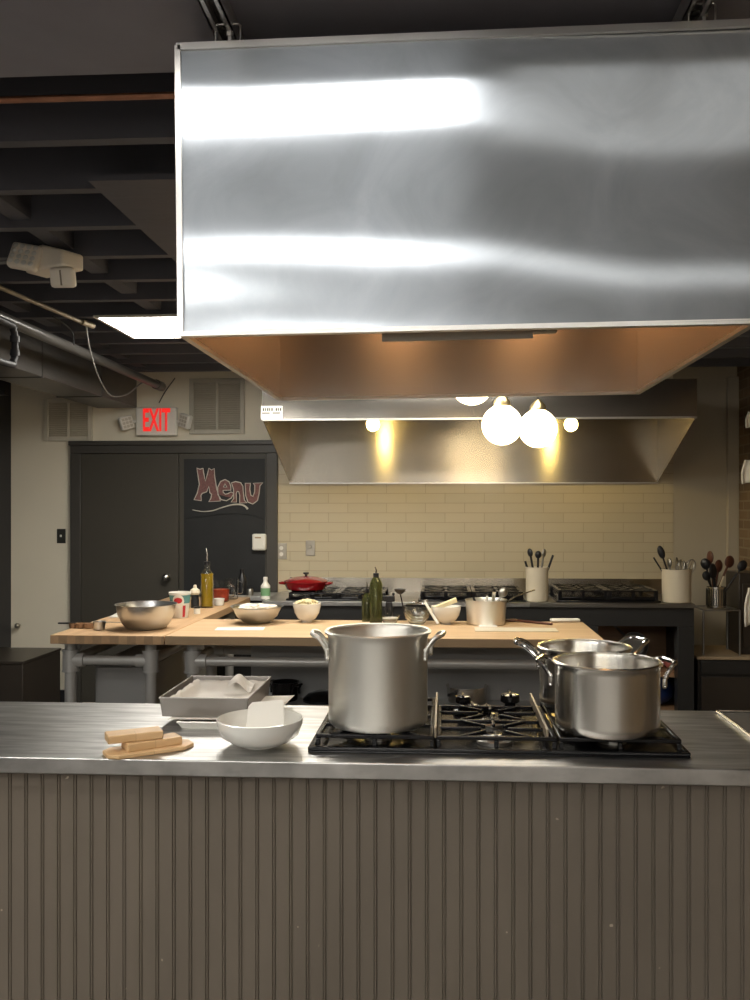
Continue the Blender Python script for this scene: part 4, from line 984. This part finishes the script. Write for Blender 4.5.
# ================================================================== WALL COUNTER AND RANGES
KY0 = 6.28; K0 = P(262, 600, KY0).x; K1 = P(695, 600, KY0).x; KZ = .90
kc = thing('back_counter', 'long black counter frame with open shelves against the tiled wall', 'counter', (0, 0, 0))
KB = WY - .014
MB().box(K0 + .01, KY0 + .02, .74, K1, KB, KZ - .03).build('apron', M_cab, kc, bevel=.003)
xs = [K0 + .01, K0 + 1.0, P(600, 660, KY0).x - .12, K1 - .11]
for x in xs: MB().box(x, KY0 + .02, 0, x + .11, KY0 + .12, .74).build('post', M_cab, kc, bevel=.003)
MB().box(K0 + .01, KB - .03, 0, K1, KB - .01, .74).build('back_board', M_brownwood, kc)
MB().box(K1 - .02, KY0 + .12, 0, K1, KB - .03, .74).build('side_board', M_cab, kc)
SH = P(640, 672, KY0 + .15).z
MB().box(K0 + .12, KY0 + .13, SH - .03, K1 - .02, KB - .03, SH).build('shelf', M_brownwood, kc)
MB().box(K0 + .12, KY0 + .13, .10, K1 - .02, KB - .03, .13).build('shelf', M_brownwood, kc)
xm = P(530, 600, KY0).x
tag(MB().box(K0, KY0, KZ - .03, xm, KB, KZ).build('back_worktop', M_ctop, bevel=.002), 'stainless worktop along the tiled wall under the first two burners', 'worktop')
tag(MB().box(xm + .003, KY0, KZ - .03, K1, KB, KZ).build('back_worktop', steel('dull_worktop_steel', (.22, .21, .19), .35), bevel=.002), 'dark worktop under the burners at the right end of the tiled wall', 'worktop')
bgz = P(450, 578, KB - .01).z
tag(MB().box(P(290, 580, KB).x, KB - .012, KZ, P(668, 580, KB).x, KB, bgz).build('backguard', M_whood), 'low stainless splash strip behind the back burners', 'splash guard')
def range_top(px0, px1, hgt, label):
    x0 = P(px0, 597, KY0 + .07).x; x1 = P(px1, 597, KY0 + .07).x; W = x1 - x0
    t = thing('gas_hob', label, 'cooktop', (x0, KY0 + .06, KZ)); D = .56
    MB().box(0, 0, 0, W, D, .012).build('tray', M_enam, t, bevel=.004)
    for i in range(2):
        g_ = grate(t, .015 + i * (W - .03) / 2 + .002, .02, (W - .03) / 2 - .004, D - .04, hgt, hgt - .024, bw=.026)
        MB().box(.03 + i * (W - .03) / 2, .035, .012, .0 + (i + 1) * (W - .03) / 2, D - .035, .024 + .012 * (hgt > .06)).build('burner_bowl', M_enam, t, bevel=.006)
        for f_ in (.25, .75): burner(t, .015 + (i + .5) * (W - .03) / 2, .02 + (D - .04) * f_, .012, .05, False)
    return t
r1_ = range_top(286, 386, .055, 'black gas hob under the red casserole on the back counter')
range_top(418, 526, .070, 'black gas hob in the middle of the back counter')
r3_ = range_top(556, 661, .085, 'black gas hob at the right end of the back counter between the crocks')
# red dutch oven
Yd = 6.52; p = P(306, 590, Yd); zg = KZ + .055
t = thing('dutch_oven', 'red enamelled casserole with lid on the back counter left burner', 'casserole', (p.x, Yd, zg))
lath('pot', M_red, t, [(0, 0), (.11, 0), (.14, .012), (.152, .04), (.155, .062), (.150, .062), (.146, .04), (.10, .006), (0, .006)], 48)
ld = lath('lid', M_red, t, [(0, .062), (.160, .062), (.160, .070), (.145, .078), (.09, .098), (.03, .106), (0, .107)], 48)
lath('lid_knob', M_blackpl, ld, [(0, .105), (.010, .105), (.008, .115), (.022, .124), (.020, .132), (0, .134)], 20)
for s in (-1, 1):
    MB().tube(smooth_path([(s * .150, -.04, .052), (s * .185, -.03, .056), (s * .19, 0, .056), (s * .185, .03, .056), (s * .150, .04, .052)], 4), .008, 8).build('handle', M_red, t)
# crocks and utensils
def crock(px, R, h, Y, label, m=M_cream):
    p = P(px, 590, Y); t = thing('utensil_crock', label, 'crock', (p.x, Y, KZ)); lath('jar', m, t, vessel(R, R * 1.02, h, .006, corner=.008))
    lath('rim', m, t, [(R - .006, h - .008), (R * 1.05, h - .008), (R * 1.05, h), (R - .006, h), (R - .006, h - .008)]); return Vector((p.x, Y, KZ))
Yc = 6.40
c1_ = crock(537, .078, P(537, 567, Yc).z - KZ, Yc, 'cream utensil crock between the middle and right back burners')
c2_ = crock(676.5, .098, P(676, 569, Yc).z - KZ, Yc, 'wider cream crock of whisks and spoons at the counter right end')
def uts(base, R, h, specs, grp, kL=1.0):
    for dx, dy, lean_x, lean_y, L, r, m, nm, lab, cat, head in specs:
        a = base + Vector((dx, dy, .012)); d = Vector((lean_x, lean_y, 1)).normalized()
        stick(a, a + d * L * kL, r * 1.15, m, nm, lab, cat, head, grp)
H1 = .17
uts(c1_, .07, H1, [
 (.0, .0, -.30, .1, .22, .007, M_blackpl, 'kitchen_knife', 'black handled tool leaning farthest left in the narrower crock', 'utensil', None),
 (.01, .03, -.16, .1, .24, .007, M_blackpl, 'spatula', 'dark spatula leaning slightly left in the narrower crock', 'utensil', (.018, .6, 1.5)),
 (.0, -.02, .02, .0, .23, .007, M_blackpl, 'ladle', 'dark ladle standing upright in the narrower crock', 'utensil', (.020, .8, 1.2)),
 (.0, .02, .16, .05, .24, .006, M_ddark, 'steel_spoon', 'steel handled spoon leaning right in the narrower crock', 'utensil', (.014, .6, 1.8)),
 (.0, .0, .36, .0, .26, .007, M_blackpl, 'tongs', 'dark tongs leaning farthest right in the narrower crock', 'utensil', None)], 'utensils in the narrower crock', 1.28)
uts(c2_, .09, H1, [
 (.03, .0, -.62, .05, .27, .005, M_blackpl, 'skewer', 'thin dark rod sticking out low to the left of the wider crock', 'utensil', None),
 (.01, .02, -.32, .05, .24, .006, M_blackpl, 'black_spoon', 'black oval spoon leaning left in the wider crock', 'spoon', (.021, .5, 2.0)),
 (-.03, .0, -.05, .1, .18, .006, M_ddark, 'steel_spoon', 'dull steel spoon near the middle of the wider crock', 'spoon', (.02, .5, 1.5)),
 (.0, .03, .08, .2, .19, .006, M_ddark, 'steel_spoon', 'dull steel spoon standing behind the whisk in the wider crock', 'spoon', (.018, .5, 1.5))], 'utensils in the wider crock', 1.30)
def whisk(base, lx, label, L=.215, R=.036):
    d = Vector((lx, .02, 1)).normalized(); Rm = Matrix.Translation(base) @ d.to_track_quat('Z', 'X').to_matrix().to_4x4()
    t = thing('whisk', label, 'whisk', base, 0, 'utensils in the wider crock'); t.rotation_euler = d.to_track_quat('Z', 'X').to_euler()
    MB().tube([(0, 0, 0), (0, 0, L * .75)], .007, 8).build('handle', M_ddark, t); m = MB()
    for a in range(5):
        c, s = math.cos(a * PI / 5), math.sin(a * PI / 5)
        m.tube(smooth_path([(0, 0, L * .72), (R * .7 * c, R * .7 * s, L * .95), (R * c, R * s, L * 1.15), (R * .5 * c, R * .5 * s, L * 1.3), (0, 0, L * 1.33), (-R * .5 * c, -R * .5 * s, L * 1.3), (-R * c, -R * s, L * 1.15), (-R * .7 * c, -R * .7 * s, L * .95), (0, 0, L * .72)], 3), .003, 5)
    m.build('wires', M_ddark, t)
whisk(c2_ + Vector((.0, -.03, .012)), .10, 'wire whisk in the middle of the wider crock'); whisk(c2_ + Vector((.02, .01, .012)), .34, 'wire whisk leaning right in the wider crock', .225)
# small things at left end of the counter
def bottle2(px, pyt, Y, R, m, label, cap=M_blackpl, lab=None):
    p = P(px, 590, Y); h = P(px, pyt, Y).z - KZ; t = thing('small_bottle', label, 'bottle', (p.x, Y, KZ))
    lath('body', m, t, [(0, 0), (R, 0), (R, h * .6), (R * .45, h * .76), (R * .40, h * .9), (0, h * .9)]); lath('cap', cap, t, [(0, h * .88), (R * .5, h * .88), (R * .45, h), (0, h)])
    if lab: lath('wrap_label', lab, t, [(R + .0005, h * .15), (R + .0005, h * .5), (R + .0002, h * .5), (R + .0002, h * .15)])
bottle2(265.5, 577, 6.45, .034, M_white, 'small white bottle with green label at the left end of the steel counter', M_white, M_greenl)
sd0, sd1 = P(228, 590, 6.85).x, K0 - .004
t = thing('side_stand', 'narrow dark grey stand filling the gap between the left table and the counter', 'stand', (sd0, 6.60, 0))
MB().box(0, 0, KZ - .03, sd1 - sd0, .36, KZ).build('top', M_greypanel, t, bevel=.003); MB().box(.02, .02, 0, sd1 - sd0 - .02, .34, KZ - .03).build('body', M_cab, t)
def jar(px, pyt, Y, R, m, label, name='storage_jar', neck=.8):
    p = P(px, 590, Y); h = P(px, pyt, Y).z - KZ; t = thing(name, label, 'jar' if name == 'storage_jar' else 'bottle', (p.x, Y, KZ))
    lath('body', m, t, [(0, 0), (R, 0), (R, h * .62), (R * neck, h * .80), (R * neck * .9, h * .84), (0, h * .84)], 24); lath('cap', M_blackpl, t, [(0, h * .84), (R * neck, h * .84), (R * neck, h), (0, h)], 24)
jar(242, 569, 6.74, .036, M_blackpl, 'tall dark bottle against the chalkboard on the side stand', 'small_bottle', .42)
jar(232, 586, 6.80, .030, M_blackpl, 'short black jar on the side stand left of the tall dark bottle')
jar(250, 587, 6.70, .026, M_ddark, 'small steel lidded jar on the side stand right of the tall dark bottle')
# shelf contents: onions, pan, blue bag
on = None
for i in range(9):
    px = 606 + (i % 5) * 16 + (8 if i >= 5 else 0); Y = KY0 + .30 + (0.09 if i >= 5 else 0) + random.uniform(-.01, .01)
    p = P(px, 665, Y); loc = Vector((p.x, Y, SH + .038))
    LB = ['nearest the left', 'second from the left', 'third from the left', 'fourth from the left', 'nearest the right']
    lab = 'red onion in the front row on the dark shelf, ' + LB[i] if i < 5 else 'red onion in the rear row on the dark shelf, ' + LB[i - 5]
    if on is None:
        on = thing('red_onion', lab, 'onion', loc, 0, 'red onions on the shelf')
        MB().ball((0, 0, 0), .042, 1, 1, .9).build('bulb', M_redonion, on); MB().lathe([(0, .05), (.006, .048), (.012, .034)], 10).build('tip', M_conduit, on)
    else: dup(on, loc, random.random() * 3, lab)
p = P(640, 640, KY0 + .45); t = thing('hanging_pan', 'dark round pan standing upright on the shelf behind the red onions', 'pan', (p.x, KB - .08, SH)); 
MB().lathe([(0, 0), (.085, 0), (.105, .03), (.101, .03), (.083, .004), (0, .004)], 40, M=Matrix.Translation((0, 0, .108)) @ Matrix.Rotation(PI / 2 - .1, 4, 'X')).build('pan', M_ddark, t)
MB().tube([(-.07, 0, .19), (-.15, -.01, .26)], .009, 8).build('handle', M_ddark, t)
bb = MB(); p = P(662, 700, KY0 + .3)
bb.ball((0, 0, 0), .125, 1.05, .9, .85, 28); o = bb.build('blue_bag', M_blue); o.location = (p.x - .03, KY0 + .36, .13 + .108)
tag(o, 'crumpled blue plastic bag on the lowest shelf at the right', 'bag')

# right: low cabinet, wire rack, holder
LZ = P(720, 657, 6.38).z
lx0 = P(697, 657, 6.38).x
lc = thing('low_cabinet', 'low dark cabinet with tan top in the right corner', 'cabinet', (lx0, 6.38, 0))
LW = XR - .02 - lx0
MB().box(0, 0, LZ - .02, LW, .55, LZ).build('top', M_tan, lc, bevel=.003); MB().box(.01, .02, .05, LW - .01, .54, LZ - .02).build('body', M_cab, lc); MB().box(.03, 0.005, .08, LW - .03, .02, LZ - .14).build('door', M_box, lc, bevel=.003)
MB().box(.03, 0.005, LZ - .12, LW - .03, .02, LZ - .03).build('drawer', M_cab, lc, bevel=.003)
RZ = P(715, 609, 6.55).z
wx0 = P(702, 600, 6.5).x; wx1 = P(738, 600, 6.5).x
wr = thing('wire_rack', 'small metal wire rack standing on the tan topped cabinet', 'rack', (wx0, 6.46, LZ)); WWd = wx1 - wx0; RHt = RZ - LZ
for x in (0, WWd):
    for y in (0, .28): MB().tube([(x, y, 0), (x, y, RHt)], .008, 10).build('leg', M_ddark, wr)
m = MB(); m.tube([(0, 0, RHt), (WWd, 0, RHt), (WWd, .28, RHt), (0, .28, RHt)], .006, 8, closed=True)
for i in range(1, 12): m.tube([(WWd * i / 12, 0, RHt), (WWd * i / 12, .28, RHt)], .002, 6)
m.build('wire_shelf', M_ddark, wr)
Yh = 6.56; p = P(716, 600, Yh); hb = P(716, 586.5, Yh).z - RZ - .007
t = thing('utensil_holder', 'steel slotted utensil holder on the wire rack in the right corner', 'utensil holder', (p.x, Yh, RZ + .007))
lath('holder', M_potB, t, vessel(.066, .066, hb, .003, corner=.006))
for i in range(24): MB().box(-.003, -.0685, .02, .003, -.0660, hb - .015, Matrix.Rotation(2 * PI * i / 24, 4, 'Z')).build('slot', M_dark, t)
hb0 = Vector((p.x, Yh, RZ))
uts(hb0, .05, .15, [
 (.02, -.03, -.42, .0, .20, .007, M_blackpl, 'black_spoon', 'black spoon leaning lowest to the left in the steel holder', 'spoon', (.026, .5, 1.2)),
 (.01, .03, -.22, .1, .26, .007, M_blackpl, 'black_spoon', 'black spoon leaning left near the middle of the steel holder', 'spoon', (.030, .5, 1.2)),
 (.0, -.03, -.14, -.1, .20, .010, M_blackpl, 'turner', 'broad black turner at the front of the steel holder', 'turner', (.034, .3, 1.5)),
 (.0, .01, -.05, .2, .30, .007, M_spoon, 'wooden_spoon', 'round dark brown wooden spoon standing highest in the steel holder', 'spoon', (.036, .35, 1.1)),
 (-.02, .0, .16, .1, .24, .007, M_spoon, 'wooden_spoon', 'dark brown wooden spoon leaning slightly right in the steel holder', 'spoon', (.034, .35, 1.2)),
 (-.03, -.01, .40, .1, .22, .006, M_cream, 'pale_handle', 'pale handled tool leaning right across the front of the steel holder', 'utensil', None),
 (-.03, .03, .48, .2, .30, .007, M_spoon, 'wooden_spoon', 'dark wooden spoon leaning far right in the steel holder', 'spoon', (.036, .35, 1.1)),
 (-.02, -.02, .66, .0, .30, .007, M_blackpl, 'black_spoon', 'black spoon leaning farthest right in the steel holder', 'spoon', (.028, .4, 1.3))], 'utensils in the steel holder', 1.08)
bx0 = P(739, 600, 6.5).x
t = thing('dark_wall_box', 'dark box standing against the brick wall on the tan topped cabinet', 'box', (bx0, 6.5, LZ))
MB().box(0, 0, 0, XR - .01 - bx0, .30, P(740, 573, 6.5).z - LZ).build('body', M_box, t, bevel=.004); MB().box(.02, -.012, .05, XR - .03 - bx0, 0, .5).build('door', M_box, t, bevel=.003)
def towel(px, pt, pb, Y, w, label):
    a = P(px, pt, Y); b = P(px, pb, Y); H = a.z - b.z
    t = thing('hanging_towel', label, 'towel', (a.x + w / 2, Y, a.z), 0, 'white towels on the right')
    m = MB(); rows = []; N_ = 18
    for j in range(11):
        v = j / 10; row = []
        for i in range(N_ + 1):
            u = i / N_; ww = w * (.72 + .28 * min(1, v * 2.2) - .25 * max(0, v - .8))
            row.append(m.bm.verts.new(((u - .5) * ww, .014 * math.sin(u * 14) * (.4 + v), -H * v * (1 - .06 * math.sin(u * 5)))))
        rows.append(row)
    for j in range(10):
        for i in range(N_): m.bm.faces.new((rows[j][i], rows[j][i + 1], rows[j + 1][i + 1], rows[j + 1][i]))
    o = m.build('cloth', M_cloth, t); s = o.modifiers.new('s', 'SOLIDIFY'); s.thickness = .012
    MB().tube([(0, .0, -.005), (0, .0, .012), (XR - (a.x + w / 2), .0, .012)], .005, 6).build('hook', M_ddark, t)
towel(747, 412, 428, 6.1, .12, 'topmost small white towel hanging at the right edge by the brick wall')
towel(743, 460, 484, 6.1, .14, 'middle white towel hanging at the right edge by the brick wall')
towel(746, 588, 627, 5.9, .16, 'lowest and longest white towel hanging at the right edge')

# dark box at lower left
bz_ = .48; q = Q(61, 648, bz_)
t = thing('dark_chest', 'dark brown low chest in the corner left of the door', 'chest', (XL + .005, Q(22, 661.5, bz_).y, 0))
BW = q.x - XL - .01; BD = q.y - Q(22, 661.5, bz_).y
MB().box(0, 0, .04, BW, BD, bz_ - .02).build('body', M_box, t, bevel=.004); MB().box(0, -.006, bz_ - .02, BW + .006, BD + .01, bz_).build('lid', M_box, t, bevel=.004); MB().box(.01, .02, 0, BW - .02, BD - .02, .04).build('plinth', M_cab, t)
